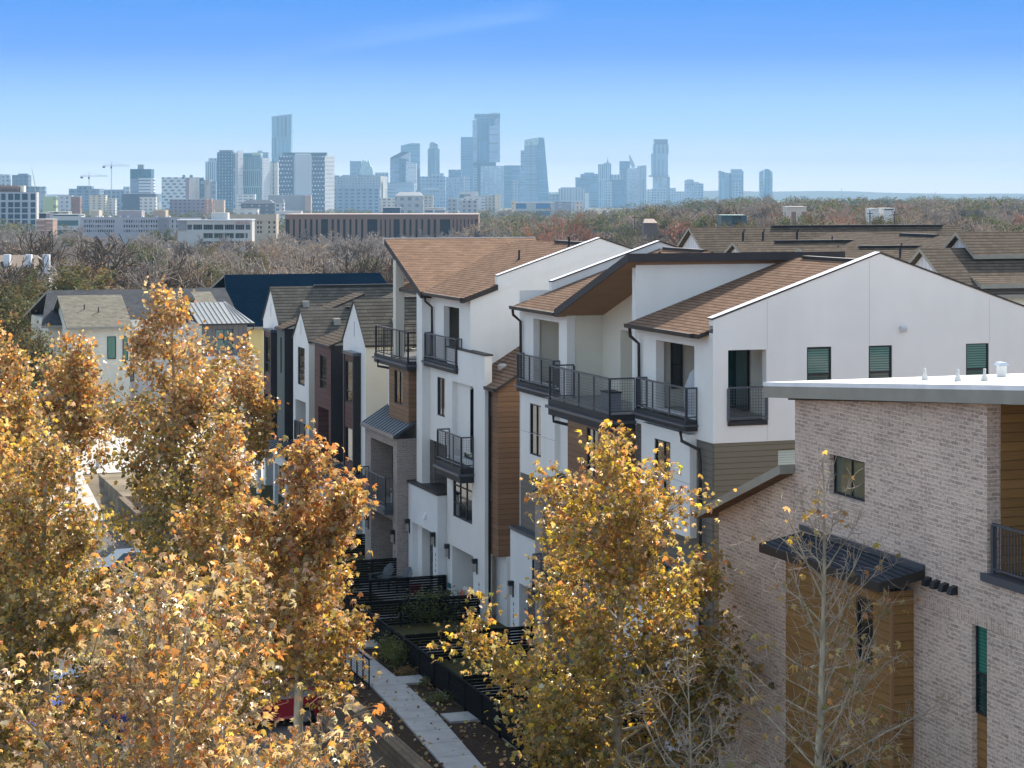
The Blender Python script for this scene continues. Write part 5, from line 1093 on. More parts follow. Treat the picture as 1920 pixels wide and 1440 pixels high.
# the rest of the belt: 240 individuals nearest the camera
KIND = ['dark bare winter tree', 'brown bare winter tree', 'grey bare winter tree', 'brown bare winter tree', 'dark bare winter tree', 'grey bare winter tree', 'rusty red bare winter tree']
PLACE = [(-60, 330, 'in the woods left of the tallest sycamore'), (330, 560, 'in the woods between the grey roof and the navy roof'), (560, 760, 'in the woods left of the slanted brown tower roof'), (760, 1000, 'in the woods behind the slanted brown tower roof'), (1000, 1290, 'in the woods above the white parapets'), (1290, 1600, 'in the woods above the brown roof ridges'), (1600, 2000, 'in the woods at the right edge of the horizon')]
cnt = 0; occupied = []
for j in range(2400):
    if cnt >= 240: break
    u = rng.uniform(-40, 1960); left = u < 900
    Y = (rng.uniform(228, 640) if left else rng.uniform(330, 900)) if rng.uniform() < .8 else rng.uniform(260, 1000)
    if 515 < u < 920 and Y > 620: continue
    if u > 1000 and Y < 300: continue
    if any(a < u < b_ and Y < c + 40 for a, b_, c in ((1335, 1415, 470), (1462, 1525, 640), (1620, 1692, 600))): continue
    X = wx(u, Y); d = .028 * Y ** .5 * 9
    if any((X - a) ** 2 + (Y - b_) ** 2 < d * d for a, b_ in occupied): continue
    occupied.append((X, Y)); pi = int(rng.choice(7, p=[.2, .2, .2, .13, .1, .14, .03])); H = rng.uniform(8.5, 12.0) if left else rng.uniform(9.5, 14)
    reg = [p for a, b_, p in PLACE if a <= u < b_][0]
    if rng.uniform() < (.34 if u > 1000 else .16):
        ei = int(rng.integers(0, 3)); k2 = ['grey green leafy tree ', 'dark green leafy tree ', 'olive green leafy tree '][ei] + reg; put_tree('evergreen_tree', k2, 'tree', EVER[ei], X, Y, H * .9, 8, rng.uniform(0, 6.28), k2, wscale=rng.uniform(1.0, 1.4)); cnt += 1; continue
    put_tree('bare_tree', KIND[pi] + ' ' + reg, 'tree', PROTO[pi], X, Y, H, 10, rng.uniform(0, 6.28), KIND[pi] + 's ' + reg, wscale=rng.uniform(.95, 1.3)); cnt += 1
# farther woods, one mass: nobody could count it
def mass(name, n, u0, u1, ya, yb, h0, h1, seed, bm, w=1.0):
    r = np.random.default_rng(seed); tr, tw = bare_proto(seed, 10, .8, 3, 2.6); S = np.array(tr + tw, float); tv, tt = np.array(S), None; out = []
    for i in range(n):
        Y = math.exp(r.uniform(math.log(ya), math.log(yb))); X = wx(r.uniform(u0, u1), Y); k = r.uniform(h0, h1) / 10; a = r.uniform(0, 6.28); c, s_ = math.cos(a), math.sin(a); q = S.copy()
        for o_ in (0, 3):
            x, y = S[:, o_] * k * w, S[:, o_ + 1] * k * w; q[:, o_] = c * x - s_ * y + X; q[:, o_ + 1] = s_ * x + c * y + Y; q[:, o_ + 2] = S[:, o_ + 2] * k + tz(X, Y)
        q[:, 6:] *= min(3.0, 1 + Y / 1500); out.append(q)
    me = seg_mesh(name, np.concatenate(out), 3, bm); ob = bpy.data.objects.new(name, me); COL.objects.link(ob); ob['kind'] = 'stuff'; return ob
BKD = bark((.19, .165, .15), (.12, .105, .10), 1.5)
mass('winter_woods', 700, -60, 1000, 420, 1500, 7, 10, 31, bark((.42, .345, .28), (.29, .24, .20), 1.5), 1.2); mass('winter_woods', 560, 880, 1980, 690, 2200, 8, 12, 32, BKD, 1.2)
mass('winter_woods', 260, 860, 1980, 700, 2400, 8, 13, 33, BK[1], 1.2); mass('winter_woods', 70, 960, 1980, 600, 1900, 9, 13, 35, BK[3], 1.2); mass('winter_woods', 420, -60, 1000, 200, 900, 5, 8, 34, BK[1], 1.3)
def green_mass(name, n, u0, u1, ya, yb, h0, h1, seed, nl, pal):
    r = np.random.default_rng(seed); P = []; 
    for i in range(n):
        Y = math.exp(r.uniform(math.log(ya), math.log(yb))); X = wx(r.uniform(u0, u1), Y); h = r.uniform(h0, h1); q = r.normal(0, 1, (nl, 3)); q /= np.linalg.norm(q, axis=1, keepdims=True); q *= r.uniform(.5, 1, (nl, 1)) ** .5
        P.append(q * (h * .55, h * .55, h * .45) + (X, Y, tz(X, Y) + h * .55))
    P = np.concatenate(P); V, T, C = leaves(r, P, 1.1, pick(r, len(P), pal), LEAF2, LEAF2_T, .1); me = np_mesh(name, V, T, leafmat(.2, .05, .8), C); ob = bpy.data.objects.new(name, me); COL.objects.link(ob); ob['kind'] = 'stuff'
green_mass('far_woods', 800, -60, 1000, 1000, 3600, 7, 13, 51, 90, {'green': 4, 'olivegrey': 3, 'brown': 1}); green_mass('far_woods', 620, 900, 1990, 800, 4500, 8, 15, 52, 110, {'green': 4, 'olivegrey': 3, 'brown': 1})
# ================================================================== offices in the woods
def mid(name, label, cat, u, Y, group=None): return thing(name, label, cat, (wx(u, Y), Y, tz(wx(u, Y), Y)), 'W', group)
def bx(mb, Y, u0, u1, v0, v1, m, depth=12, off=0.0, skip=''):
    mb.box(wx(u0, Y), wx(u1, Y), Y + off, Y + off + depth, wz(v0, Y) if v0 is not None else 260, wz(v1, Y) if v1 is not None else tz(wx((u0 + u1) / 2, Y), Y) - 2, m, skip); return mb
BRICKO = plain((.25, .165, .13), .85, .2); CONCW = stucco((.56, .55, .52)); NAVYG = glass((.006, .014, .024), .3, .25); LAV = stucco((.42, .42, .45))
# brown office with upright window strips
Y = 920.; h = mid('brown_office', 'long brown office block with upright dark window strips behind the bare trees', 'office', 716, Y)
strips = [(535.5, 543), (549, 553), (560, 564), (571, 575), (581, 586), (592, 596), (602, 615), (621.5, 626), (632, 637), (643, 648), (655, 659), (666, 670), (677, 681), (688.5, 707.5), (713, 715.5), (721, 724), (730, 732.6), (738, 749.5), (756, 761), (767.6, 771.6), (779, 783), (790, 793.5), (801.5, 806.6), (813, 817.6), (825, 844), (849, 851), (856, 858), (863, 865), (870, 872), (877, 879), (884, 886), (891, 895.6)]
b = MB().wall('s', Y, wx(534, Y), wx(897, Y), wz(472, Y) - 3, wz(402.5, Y), BRICKO, [(wx(a, Y), wx(c, Y), wz(470, Y), wz(411, Y), .8, None) for a, c in strips])
b.wall('s', Y + 40, wx(534, Y), wx(897, Y), wz(475, Y), wz(402.5, Y), BRICKO).wall('t', wx(534, Y), Y, Y + 40, wz(475, Y), wz(402.5, Y), BRICKO).wall('t', wx(897, Y), Y, Y + 40, wz(475, Y), wz(402.5, Y), BRICKO)
part(b, 'wall', h); b = MB(); bx(b, Y, 533.5, 897.5, 401.6, 403, plain((.32, .22, .18)), 40.4, -.3); part(b, 'roof', h)
for a, c in strips: window(h, 's', Y, wx(a, Y), wx(c, Y), wz(470, Y), wz(411, Y), vs=[k / max(1, round((c - a) / 5)) for k in range(1, max(1, round((c - a) / 5)))], hs=(.25, .5, .75), inset=.55, fw=.15, fm=plain((.03, .035, .04)), gm=NAVYG)
# white office with red lettering
Y = 800.; h = mid('white_office', 'white concrete office with ribbon windows and red lettering on its roof band', 'office', 400, Y)
b = MB(); r1 = [(351, 360), (362, 379), (381, 399), (401, 419), (421, 439), (441, 458), (460, 469)]; r2 = [(381, 399), (401, 419), (421, 438.5), (441, 458), (460, 464.5)]
holes = [(wx(a, Y), wx(c, Y), wz(v1, Y), wz(v0, Y), .6, None) for v0, v1, rr in ((421, 431, r1), (437, 447, r2), (452.5, 462, r2)) for a, c in rr]
b.wall('s', Y, wx(350, Y), wx(472, Y), wz(470, Y), wz(412.5, Y), CONCW, holes)
b.box(wx(333, Y), wx(472, Y), Y + .62, Y + 9, wz(470, Y), wz(413, Y), CONCW).box(wx(333, Y), wx(350, Y), Y + .1, Y + .6, wz(431, Y), wz(413, Y), stucco((.30, .30, .32)))
part(b, 'wall', h); b = MB(); bx(b, Y, 332, 473, 411.2, 413.5, CAP, 10, -.6); part(b, 'roof', h); b = MB(); bx(b, Y, 394, 425, 399, 412, CONCW, 5, 3); part(b, 'penthouse', h)
for u, v in ((374, 405), (377, 403), (380, 406), (386, 404), (390, 408)): part(bx(MB(), Y, u, u + 2.4, v, 412, plain((.2, .2, .2)), 2, 4), 'roof_unit', h)
for v0, v1, rr in ((421, 431, r1), (437, 447, r2), (452.5, 462, r2)):
    for a, c in rr: window(h, 's', Y, wx(a, Y), wx(c, Y), wz(v1, Y), wz(v0, Y), vs=(.2, .4, .6, .8) if v0 == 421 else (.5,), inset=.5, fw=.12, fm=plain((.35, .36, .36)), gm=NAVYG if v0 == 421 else glass((.02, .06, .06), .08, .6))
me = textmesh('1300 W 38th', 1.05, plain((.5, .02, .02)), 'lettering'); o = bpy.data.objects.new('lettering', me); COL.objects.link(o); o.parent = h
ho = FR[h.name][0]; o.location = (wx(454, Y) - ho[0], Y - .64 - ho[1], wz(420, Y) - ho[2] + .15); o.rotation_euler = (R(90), 0, 0)
# cream block behind it
Y = 880.; h = mid('cream_office', 'cream office block with small square windows behind the white office', 'office', 470, Y)
ws = [(u, v) for v in (415, 424, 432.5) for u in (471.5, 482, 487.5, 503, 512.5)]
b = MB().wall('s', Y, wx(424, Y), wx(518, Y), wz(470, Y), wz(401.5, Y), stucco((.50, .43, .34)), [(wx(u, Y), wx(u + 3.2, Y), wz(v + 4.5, Y), wz(v, Y), .4, None) for u, v in ws]); b.box(wx(424, Y), wx(518, Y), Y + .42, Y + 9, wz(470, Y), wz(402, Y), stucco((.50, .43, .34)))
bx(b, Y, 423.5, 518.5, 412, 413.2, stucco((.62, .55, .45)), 1, -.35)
part(b, 'wall', h)
for u, v in ws: window(h, 's', Y, wx(u, Y), wx(u + 3.2, Y), wz(v + 4.5, Y), wz(v, Y), inset=.3, fw=.1, gm=NAVYG)
# parking garage
Y = 960.; h = mid('parking_garage', 'blue grey concrete garage with rows of narrow dark openings left of the white office', 'garage', 240, Y)
ops = []; rg = np.random.default_rng(8)
for v in (412.5, 421.5, 430.5):
    for u in [158 + 4.15 * k for k in range(14)] + [232 + 4.6 * k for k in range(14)] + [308, 322, 330, 338, 346]: ops.append((u, u + (2.4 if rg.uniform() < .6 else 1.3), v, v + 5))
b = MB().wall('s', Y, wx(151, Y), wx(376, Y), wz(470, Y), wz(407, Y), LAV, [(wx(a, Y), wx(c, Y), wz(d, Y), wz(e, Y), 1.2, plain((.012, .014, .018))) for a, c, e, d in ops])
b.box(wx(151, Y), wx(376, Y), Y + 1.3, Y + 14, wz(470, Y), wz(409, Y), LAV)
for k in range(12): u = 296 + k * 1.8; bx(b, Y, u, u + .7, 407.5, 445, LAV, .4, -.4)
part(b, 'wall', h)
for u in (176, 186, 200, 222, 236, 262, 290, 312): part(bx(MB(), Y, u, u + 4, 404.8, 409, plain((.6, .6, .62)), 3, 3), 'roof_unit', h)
part(bx(MB(), Y, 166, 181.5, 394.5, 409, stucco((.5, .45, .36)), 8, 5), 'stair_tower', h); part(bx(MB(), Y, 284, 307, 394, 408, stucco((.45, .36, .28)), 8, 5), 'stair_tower', h); part(bx(MB(), Y, 216, 262, 395, 408, stucco((.38, .35, .36)), 8, 5), 'roof_block', h)
# glass office at the left edge
Y = 1350.; h = mid('glass_office', 'white framed blue glass office at the far left edge with brown louvres on its roof', 'office', 10, Y)
cols = [(-34, -24), (-22, -12), (-9.5, 0), (2, 10.5), (15, 25), (27, 37.5), (41, 52), (57, 66)]; rows = [(363, 375), (379, 388.5), (390.5, 399), (401.5, 410), (412.5, 421), (424, 433)]
b = MB().wall('s', Y, wx(-45, Y), wx(68, Y), wz(440, Y), wz(360, Y), stucco((.42, .45, .49)), [(wx(a, Y), wx(c, Y), wz(q, Y), wz(p, Y), .7, None) for a, c in cols for p, q in rows]); b.box(wx(-45, Y), wx(68, Y), Y + .75, Y + 8, wz(445, Y), wz(360.5, Y), CONCW)
part(b, 'wall', h)
for a, c in cols:
    for p, q in rows: window(h, 's', Y, wx(a, Y), wx(c, Y), wz(q, Y), wz(p, Y), vs=(.5,), inset=.5, fw=.15, fm=plain((.06, .09, .12)), gm=glass((.01, .05, .09), .3, .3))
b = MB()
for k in range(24): u = -20 + k * 2.2; bx(b, Y, u, u + 1.2, 346 + (k * 37 % 5) * .4, 360, plain((.22, .15, .12)), 1, 4)
bx(b, Y, -22, 33, 350, 360, plain((.10, .07, .06)), 6, 6); bx(b, Y, 30, 40, 348, 360, CREAM, 6, 7); part(b, 'roof_louvre', h)
# small far blocks between the woods and the towers
def blk(label, u0, u1, vt, Y, col, gl=None, px=6, pz=4, fx=.5, fz=.5, roof=None, name='far_building', um=None, cat='building', gable=0, group='low far buildings'):
    h = mid(name, label, cat, (u0 + u1) / 2, Y, group); m = facade(col, gl or mul(col, .45), px, pz, fx, fz); b = MB()
    bx(b, Y, u0, u1, vt, None, m, max(10, (u1 - u0) * Y / F * .5)); part(b, 'wall', h)
    r = MB(); d = max(10, (u1 - u0) * Y / F * .5)
    if gable: r.prism([(wx(u0 - 1, Y), Y - .5, wz(vt, Y)), (wx(u1 + 1, Y), Y - .5, wz(vt, Y)), (wx(u1 - (u1 - u0) * .15, Y), Y + d * .5, wz(vt - gable, Y)), (wx(u0 + (u1 - u0) * .15, Y), Y + d * .5, wz(vt - gable, Y))], (0, d * .5, 0), plain(roof or (.1, .1, .11)))
    else: bx(r, Y, u0 - .4, u1 + .4, vt - .8, vt, plain(roof or (.6, .6, .58)), d + 1, -.5)
    part(r, 'roof', h); return h
for a in (('small navy box beside the glass office at left', 73, 86, 400, 1250, (.02, .03, .06), None, 9, 9, .1, .1), ('low pink brick wall block under the navy box', 68, 99, 411.5, 1000, (.36, .22, .17), (.42, .33, .27), 9, 1.2, .9, .4), ('pale block with teal window bands left of the garage', 100, 152, 402.5, 1080, (.52, .54, .54), (.05, .13, .16), 16, 5, .85, .55),
          ('long pale flat roof left of the garage', 86, 128, 397.5, 1300, (.5, .48, .45)), ('green and yellow low shed at left below the luffing crane', 80, 105, 369, 2300, (.45, .52, .30), None, 30, 9, .3, .4), ('white low block with small windows right of the green shed', 105, 134, 367, 2450, (.55, .55, .56), (.2, .24, .3), 6, 5, .4, .5), ('round brown brick building in the left distance', 133, 150, 369, 2350, (.25, .13, .09), None, 20, 20, .2, .2),
          ('cream four storey block in the left distance', 167, 198, 366.5, 2250, (.66, .60, .48), (.22, .22, .22), 6, 2.6, .45, .45), ('white annex right of the cream four storey block', 198, 216, 373, 2260, (.6, .6, .58), None, 5, 3, .5, .5), ('dark long roofed hall left of the patterned white tower', 228, 292, 363.5, 2700, (.10, .13, .17), (.4, .4, .4), 40, 20, .3, .2), ('low white roofed shed below the dark long hall', 262, 292, 370, 2500, (.68, .65, .6)),
          ('long mauve apartment block with orange brick end', 318, 386, 374, 2300, (.28, .24, .28), (.12, .13, .17), 5, 4, .5, .5), ('orange brick end block of the mauve apartments', 386, 397, 373.5, 2280, (.52, .27, .18), (.6, .55, .5), 4, 3, .4, .5), ('orange and cream striped block beside the mauve apartments', 401, 420, 375.5, 2280, (.62, .42, .28), (.66, .6, .5), 3.5, 30, .5, .95),
          ('white parking deck in front of the teal tower', 443, 478, 365, 2700, (.66, .66, .64), (.35, .38, .4), 7, 4, .7, .4), ('wide grey hall in front of the patterned tower', 503, 572, 366.5, 2600, (.36, .37, .38), None, 60, 30, .1, .1), ('pink end wall of the wide grey hall', 572, 583, 366.8, 2590, (.5, .36, .30), None, 30, 30, .1, .1), ('long low white roof above the white office', 437, 483, 392.5, 1600, (.66, .66, .64)),
          ('low white roof just left above the brown office', 518, 565, 396.5, 1500, (.66, .66, .65)), ('flat white podium left of the wedge tower', 712, 742, 372.5, 2600, (.62, .60, .56)), ('dark blue shed with zigzag white roof edge above the brown office', 718, 750, 389.5, 1500, (.04, .08, .14), (.02, .04, .08), 6, 6, .5, .6),
          ('white slab roof above the right half of the brown office', 797, 834, 390.5, 1500, (.62, .63, .63), (.15, .2, .25), 14, 3, .9, .5), ('cream block with many windows left of the white roofed depot', 795, 812, 366, 2500, (.58, .54, .46), (.2, .25, .3), 5, 3.5, .5, .5), ('narrow grey block left of the pale stepped block', 841, 858, 373, 2100, (.40, .42, .44), (.15, .2, .26), 5, 4, .5, .5),
          ('pale stepped block with square windows above the brown office right end', 863, 896, 376, 1900, (.46, .47, .47), (.15, .2, .24), 5, 4, .4, .5), ('white roofed depot below the tallest tower', 862, 896, 360, 3000, (.62, .62, .62), (.12, .2, .28), 40, 10, .5, .5), ('white terrace block right of the white roofed depot', 870, 908, 368, 2700, (.66, .64, .6), (.3, .33, .36), 8, 4, .5, .4),
          ('cream apartment block below the tallest tower', 910, 928, 367, 2700, (.56, .52, .46), (.25, .27, .3), 5, 4, .4, .6), ('sunlit cream block right of the cream apartments', 928, 939, 365, 2690, (.72, .64, .52), None, 6, 4, .2, .3), ('narrow cream tower end left of the long blue glass hall', 959, 967, 377, 2200, (.7, .6, .46), None, 6, 5, .2, .3), ('long blue glass hall in front of the sail shaped tower', 967, 1040, 380, 2250, (.46, .48, .48), (.04, .14, .26), 26, 8, .6, .7),
          ('long low mauve hall with dark roof right of the blue glass hall', 1012, 1071, 379.5, 2400, (.30, .32, .37), (.5, .5, .5), 9, 4, .4, .5, (.05, .07, .1)), ('pale domed building left of the green tree line', 1077, 1093, 379, 2300, (.66, .58, .50), (.35, .35, .35), 4, 5, .4, .5), ('teal roofed building among the trees above the brown roof ridge', 1353, 1400, 404, 470, (.05, .10, .13), (.02, .05, .07), 5, 9, .4, .9, (.16, .28, .27)),
          ('white columned building among the trees at right', 1475, 1512, 388, 640, (.58, .52, .45), (.16, .11, .09), 3.2, 7, .45, .6, (.6, .6, .6)), ('white flat building on the right horizon, left of its slanted roof neighbour', 1634, 1648, 391.5, 600, (.68, .68, .66), None, 9, 9, .2, .2), ('white building with slanted roof among the right trees', 1657, 1678, 391, 600, (.68, .68, .67), (.2, .24, .28), 9, 6, .3, .3)):
    blk(*a)
for a in (('dark gabled apartment house in the woods before the teal tower', 452, 514, 382, 2000, (.16, .17, .19), (.4, .4, .38), 7, 4, .25, .4, (.03, .05, .075)), ('white gabled apartment house right of the dark gabled one', 515, 532, 380, 2000, (.56, .56, .56), (.12, .16, .2), 6, 4, .5, .5, (.14, .16, .18)), ('grey house with lit gable below the wedge tower', 741, 793, 367, 2500, (.44, .43, .42), (.2, .22, .26), 9, 8, .5, .5, (.4, .38, .36)), ('rust roofed house among the right trees', 1207, 1232, 418, 620, (.14, .11, .10), None, 9, 9, .2, .2, (.16, .10, .08))):
    blk(*a, gable=7, cat='house')
# ================================================================== the skyline
def FA(wall, gl, px=9, pz=8, fx=.55, fz=.55, jit=0.0): return facade(wall, gl, px, pz, fx, fz, 0.0, .2, jit)
BL = (.16, .24, .31); DBL = (.05, .10, .15); PALE_ = (.46, .49, .50); TEAL = (.08, .20, .25); CRM = (.62, .56, .48)
class Tower:
    def __init__(s, label, u, Y, name='tower', cat='tower', group='skyline towers'): s.o = mid(name, label, cat, u, Y, group); s.Y = Y
    def box(s, u0, u1, vt, vb=None, m=None, name='shaft', um=None, dy=0.0, dep=None):
        """a prism; um: pixel column of the nearest corner, splitting a front and a right hand face"""
        Y = s.Y + dy; b = MB(); zt = wz(vt, Y); zb = wz(vb, Y) if vb is not None else tz(wx((u0 + u1) / 2, Y), Y) - 3
        if um is None:
            d = dep or (u1 - u0) * Y / F * .8; b.box(wx(u0, Y), wx(u1, Y), Y, Y + d, zb, zt, m)
        else:
            A, B_, C = (wx(u0, Y), Y + abs(um - u0) * Y / F * .22), (wx(um, Y), Y), (wx(u1, Y), Y + abs(u1 - um) * Y / F * 3.4); Dd = (A[0] + C[0] - B_[0], A[1] + C[1] - B_[1])
            b.prism([(*A, zb), (*B_, zb), (*C, zb), (*Dd, zb)], (0, 0, zt - zb), m)
        part(b, name, s.o); return s
    def poly(s, pts, m, name='shaft', dy=0.0, dep=None):
        Y = s.Y + dy; b = MB(); us = [p[0] for p in pts]; d = dep or (max(us) - min(us)) * Y / F * .8
        b.prism([(wx(u, Y), Y, wz(v, Y)) for u, v in pts], (0, d, 0), m); part(b, name, s.o); return s
VB = 392
Tower('pale grey double block at the far left edge of the skyline', 8, 4200).box(-4, 5.5, 326.5, m=FA(PALE_, BL)).box(7, 18, 327, m=FA(PALE_, BL))
Tower('dark blue block with stepped top left of the luffing crane', 37, 4200).box(22.5, 53, 328, m=FA((.10, .14, .20), DBL)).box(34, 51, 325.5, 328.2, m=plain((.12, .16, .22)), name='crown', dy=3)
Tower('low blue block right of the louvred glass office', 62, 3600).box(40, 70, 349.5, m=FA((.14, .19, .25), DBL)).box(70, 85, 349.8, m=FA((.35, .4, .44), BL), dy=4)
Tower('low wide blue block under the two tower cranes', 157, 4000).box(129, 186, 354, m=FA((.17, .22, .28), DBL, 14, 6)).box(144, 172, 348.5, 354.5, m=FA((.2, .26, .32), DBL), name='upper_storey', dy=2)
Tower('pale low block right of the two cranes', 224, 4100).box(187, 231, 355.5, m=FA((.22, .25, .29), DBL)).box(231, 243, 350, m=FA(PALE_, BL), dy=3)
Tower('dark teal block with grey rooftop penthouse and white lower front', 264, 3600).box(244, 283.5, 317, m=FA((.05, .15, .19), (.03, .10, .14), 7, 5, .7, .7), dy=12).box(258, 269, 308.5, 317.2, m=plain((.34, .35, .36)), name='penthouse', dy=20).box(244, 260, 335, m=FA((.24, .28, .36), BL, 20, 6)).box(260, 288, 334, m=FA((.66, .67, .68), (.2, .24, .3), 26, 5.4, .85, .45), dy=-4, name='annex')
Tower('white and teal patterned slab with two round roof tanks', 327, 3300).box(303, 348, 332.5, m=FA((.64, .65, .64), (.10, .20, .24), 11, 5, .5, .5, .37)).box(348, 355, 333, m=plain((.33, .24, .28)), dy=-1).box(342, 347, 328, 333, m=plain((.2, .25, .27)), name='roof_tank', dy=6).box(355.5, 361, 328, 333, m=plain((.2, .25, .27)), name='roof_tank', dy=6)
Tower('cream block right of the patterned slab with dark blue edge', 368, 3350).box(355, 374, 332.5, m=FA((.52, .49, .44), (.4, .4, .38), 8, 30, .4, .9)).box(374, 382, 333, m=FA(DBL, BL)).box(382, 395, 337.5, m=FA((.45, .40, .34), (.36, .35, .33), 9, 30, .4, .9), dy=3).box(395, 405, 340, m=FA((.3, .34, .4), BL), dy=5)
Tower('pale grey tower with stepped top left of the dark blue tower', 396, 5000).box(385, 407, 303, m=FA(PALE_, BL, 5, 50, .5, .97)).box(391, 407, 296.5, 303.2, m=FA(PALE_, BL), name='crown', dy=4)
Tower('dark blue gridded tower with pale right wing', 428, 3700).box(407, 437, 285.5, m=FA((.06, .13, .19), (.45, .52, .56), 5.4, 5.4, .35, .35), dep=28).box(411, 436, 281.5, 285.6, m=plain((.2, .23, .26)), name='crown', dy=5).box(437, 445, 286, m=FA((.5, .5, .48), BL, 6, 30, .4, .9), dy=2).box(445, 453, 282, m=FA((.5, .51, .52), (.46, .47, .48), 30, 6, .9, .2), um=446, dy=4)
Tower('teal glass tower with vertical stripes and pale crown', 471, 3750).box(453, 489, 286.8, m=FA((.30, .42, .44), (.05, .15, .20), 3.6, 30, .5, .9, .3), dep=30).box(454, 472, 289, 294, m=FA(TEAL, TEAL), name='crown', dy=-1, dep=3).box(472, 489, 286, 291, m=plain((.50, .58, .44)), name='crown', dy=-1, dep=4).box(489, 502, 296, m=FA((.52, .54, .55), (.35, .4, .45), 5, 5, .4, .4), um=492, dy=3)
Tower('blue grey tower peeking out behind the teal striped tower', 493, 5200).box(483, 503, 285.5, m=FA((.26, .36, .44), BL, 6, 9)).box(483.5, 492, 282.5, 286, m=plain((.35, .42, .48)), name='crown', dy=4)
Tower('cream tower between the teal tower and the patterned block', 511, 3800).box(502, 511, 304.5, m=FA((.68, .65, .58), (.5, .5, .48), 5, 5.5, .5, .3), dep=26).box(511, 514, 305, m=FA((.3, .36, .43), BL), dep=24, dy=2).box(514, 521, 304.8, m=FA((.68, .65, .58), (.5, .5, .48), 5, 5.5, .5, .3), dy=1, dep=24).box(504, 519, 303, 305, m=plain((.15, .2, .24)), name='crown', dy=4)
Tower('tall solitary glass tower with slanted top flaring upward, left of the centre', 527, 6000).poly([(510.2, 395), (544.5, 395), (545.5, 300), (546.5, 214), (543, 214.3), (526, 216), (509.6, 218.6), (509.2, 300)], FA((.20, .33, .40), (.13, .25, .33), 11, 60, .5, .95, .3)).poly([(508.6, 219.2), (526, 216.3), (547.3, 213.5), (547.3, 214.8), (526, 217.6), (508.6, 220.6)], plain((.35, .42, .46)), 'roof_edge', dy=-1)
PAT = FA((.10, .14, .20), (.62, .66, .68), 5.2, 7.2, .42, .34, .5)
Tower('broad block with dark white speckled wings and white gridded middle', 572, 3600).box(522.5, 548, 292.5, m=PAT, dep=30).box(548, 552, 291, m=FA((.28, .34, .42), BL), dep=28, dy=2).box(552, 585, 291.5, m=FA((.62, .65, .66), (.16, .21, .27), 4.6, 4.6, .38, .38), dep=30, dy=-2).box(585, 609, 291.5, m=PAT, dep=30).box(608.8, 623, 291.8, m=FA((.6, .6, .58), (.36, .38, .4), 5, 7, .5, .4, .5), um=609.2, dy=1).box(530, 612, 286, 291.4, m=plain((.10, .19, .21)), name='roof_canopy', dy=6, dep=18).box(553, 583, 288, 290.8, m=plain((.8, .8, .78)), name='roof_sign_band', dy=4, dep=1)
Tower('blue grey block right of the broad speckled block', 632, 4400).box(622, 641, 331, m=FA((.22, .3, .38), DBL, 7, 6)).box(625, 636, 329, 331.2, m=plain((.2, .27, .34)), name='crown', dy=4)
# low lavender capitol side blocks
Tower('wide grey office slab with sunlit cream right edge', 668, 4200).box(620, 640, 332, m=FA((.42, .44, .45), BL, 6, 5)).box(640, 668, 329, m=FA((.44, .46, .46), BL, 6, 5, .45, .4), dy=3).box(668, 714, 330.5, m=FA((.42, .43, .44), (.2, .26, .32), 6, 5), dy=-2).box(713, 718, 330, m=FA((.8, .76, .66), (.7, .68, .6)), um=713.3, dy=-3).box(718, 725, 331, m=FA((.78, .75, .66), (.5, .52, .52), 5, 30, .4, .9), um=718.2, dy=4).box(620, 712, 353, m=FA((.26, .33, .42), DBL, 12, 7), dy=-40, name='podium')
Tower('pale block just left of the wedge topped tower', 715, 5600).box(703, 727, 323.5, m=FA((.42, .48, .52), BL)).box(642, 655, 328, m=FA((.3, .37, .44), BL), dy=10)
Tower('tower with pointed folded glass crown', 680, 6200).box(656, 677, 302, m=FA((.2, .33, .42), BL, 6, 12)).box(664, 703, 328, m=FA((.28, .36, .44), BL)).poly([(673, 328), (676, 316), (679, 303), (681.5, 298), (683.5, 304), (685.5, 299), (688, 306), (690.5, 298.5), (694, 310), (698, 314), (700, 328)], FA((.40, .52, .50), (.36, .48, .46), 5, 9), 'crown', dy=-6)
Tower('curved top tower behind the wedge topped tower', 769, 6300).poly([(751, 395), (787, 395), (787, 269), (770, 268.5), (751.5, 273)], FA((.17, .31, .38), (.13, .26, .33), 40, 10, .9, .3)).box(782, 787, 317, m=FA(DBL, DBL), dy=-3, name='lower_wing')
Tower('wedge topped tower with dark sloped roof and white right wing', 755, 5600).poly([(731.5, 395), (767, 395), (767, 285), (750, 286), (731.5, 296)], FA((.24, .34, .43), (.2, .3, .4), 40, 9, .9, .4)).poly([(748, 296), (769, 284.5), (769, 303), (766, 299), (752, 296.5)], plain((.5, .55, .6)), 'crown', dy=-5, dep=8).poly([(731.5, 296), (750, 285.8), (768, 284.2), (749, 295.6)], plain((.07, .12, .18)), 'sloped_roof', dy=-7, dep=6).box(749, 760, 298, m=FA((.09, .18, .28), DBL), dy=-9).poly([(760, 357), (781, 357), (781, 306), (761, 302)], FA((.60, .62, .63), (.48, .52, .56), 40, 6, .95, .4), 'wing', dy=-14)
Tower('wide pale blue block in front of the wedge topped tower', 750, 5000).box(724, 777, 342.5, m=FA((.34, .43, .5), (.28, .37, .45), 40, 8, .95, .4)).box(742, 775, 341.5, 343, m=plain((.3, .38, .45)), name='crown', dy=3)
Tower('slim tower with rounded cap right of the wedge topped tower', 813, 6300).box(802, 824, 279, m=FA((.15, .25, .33), (.2, .32, .4), 5, 60, .5, .95)).poly([(805, 280), (821, 280), (821, 271), (816, 268.5), (812, 266.5), (808, 266.6), (805.5, 269)], FA((.26, .36, .42), BL, 30, 6), 'crown', dy=4)
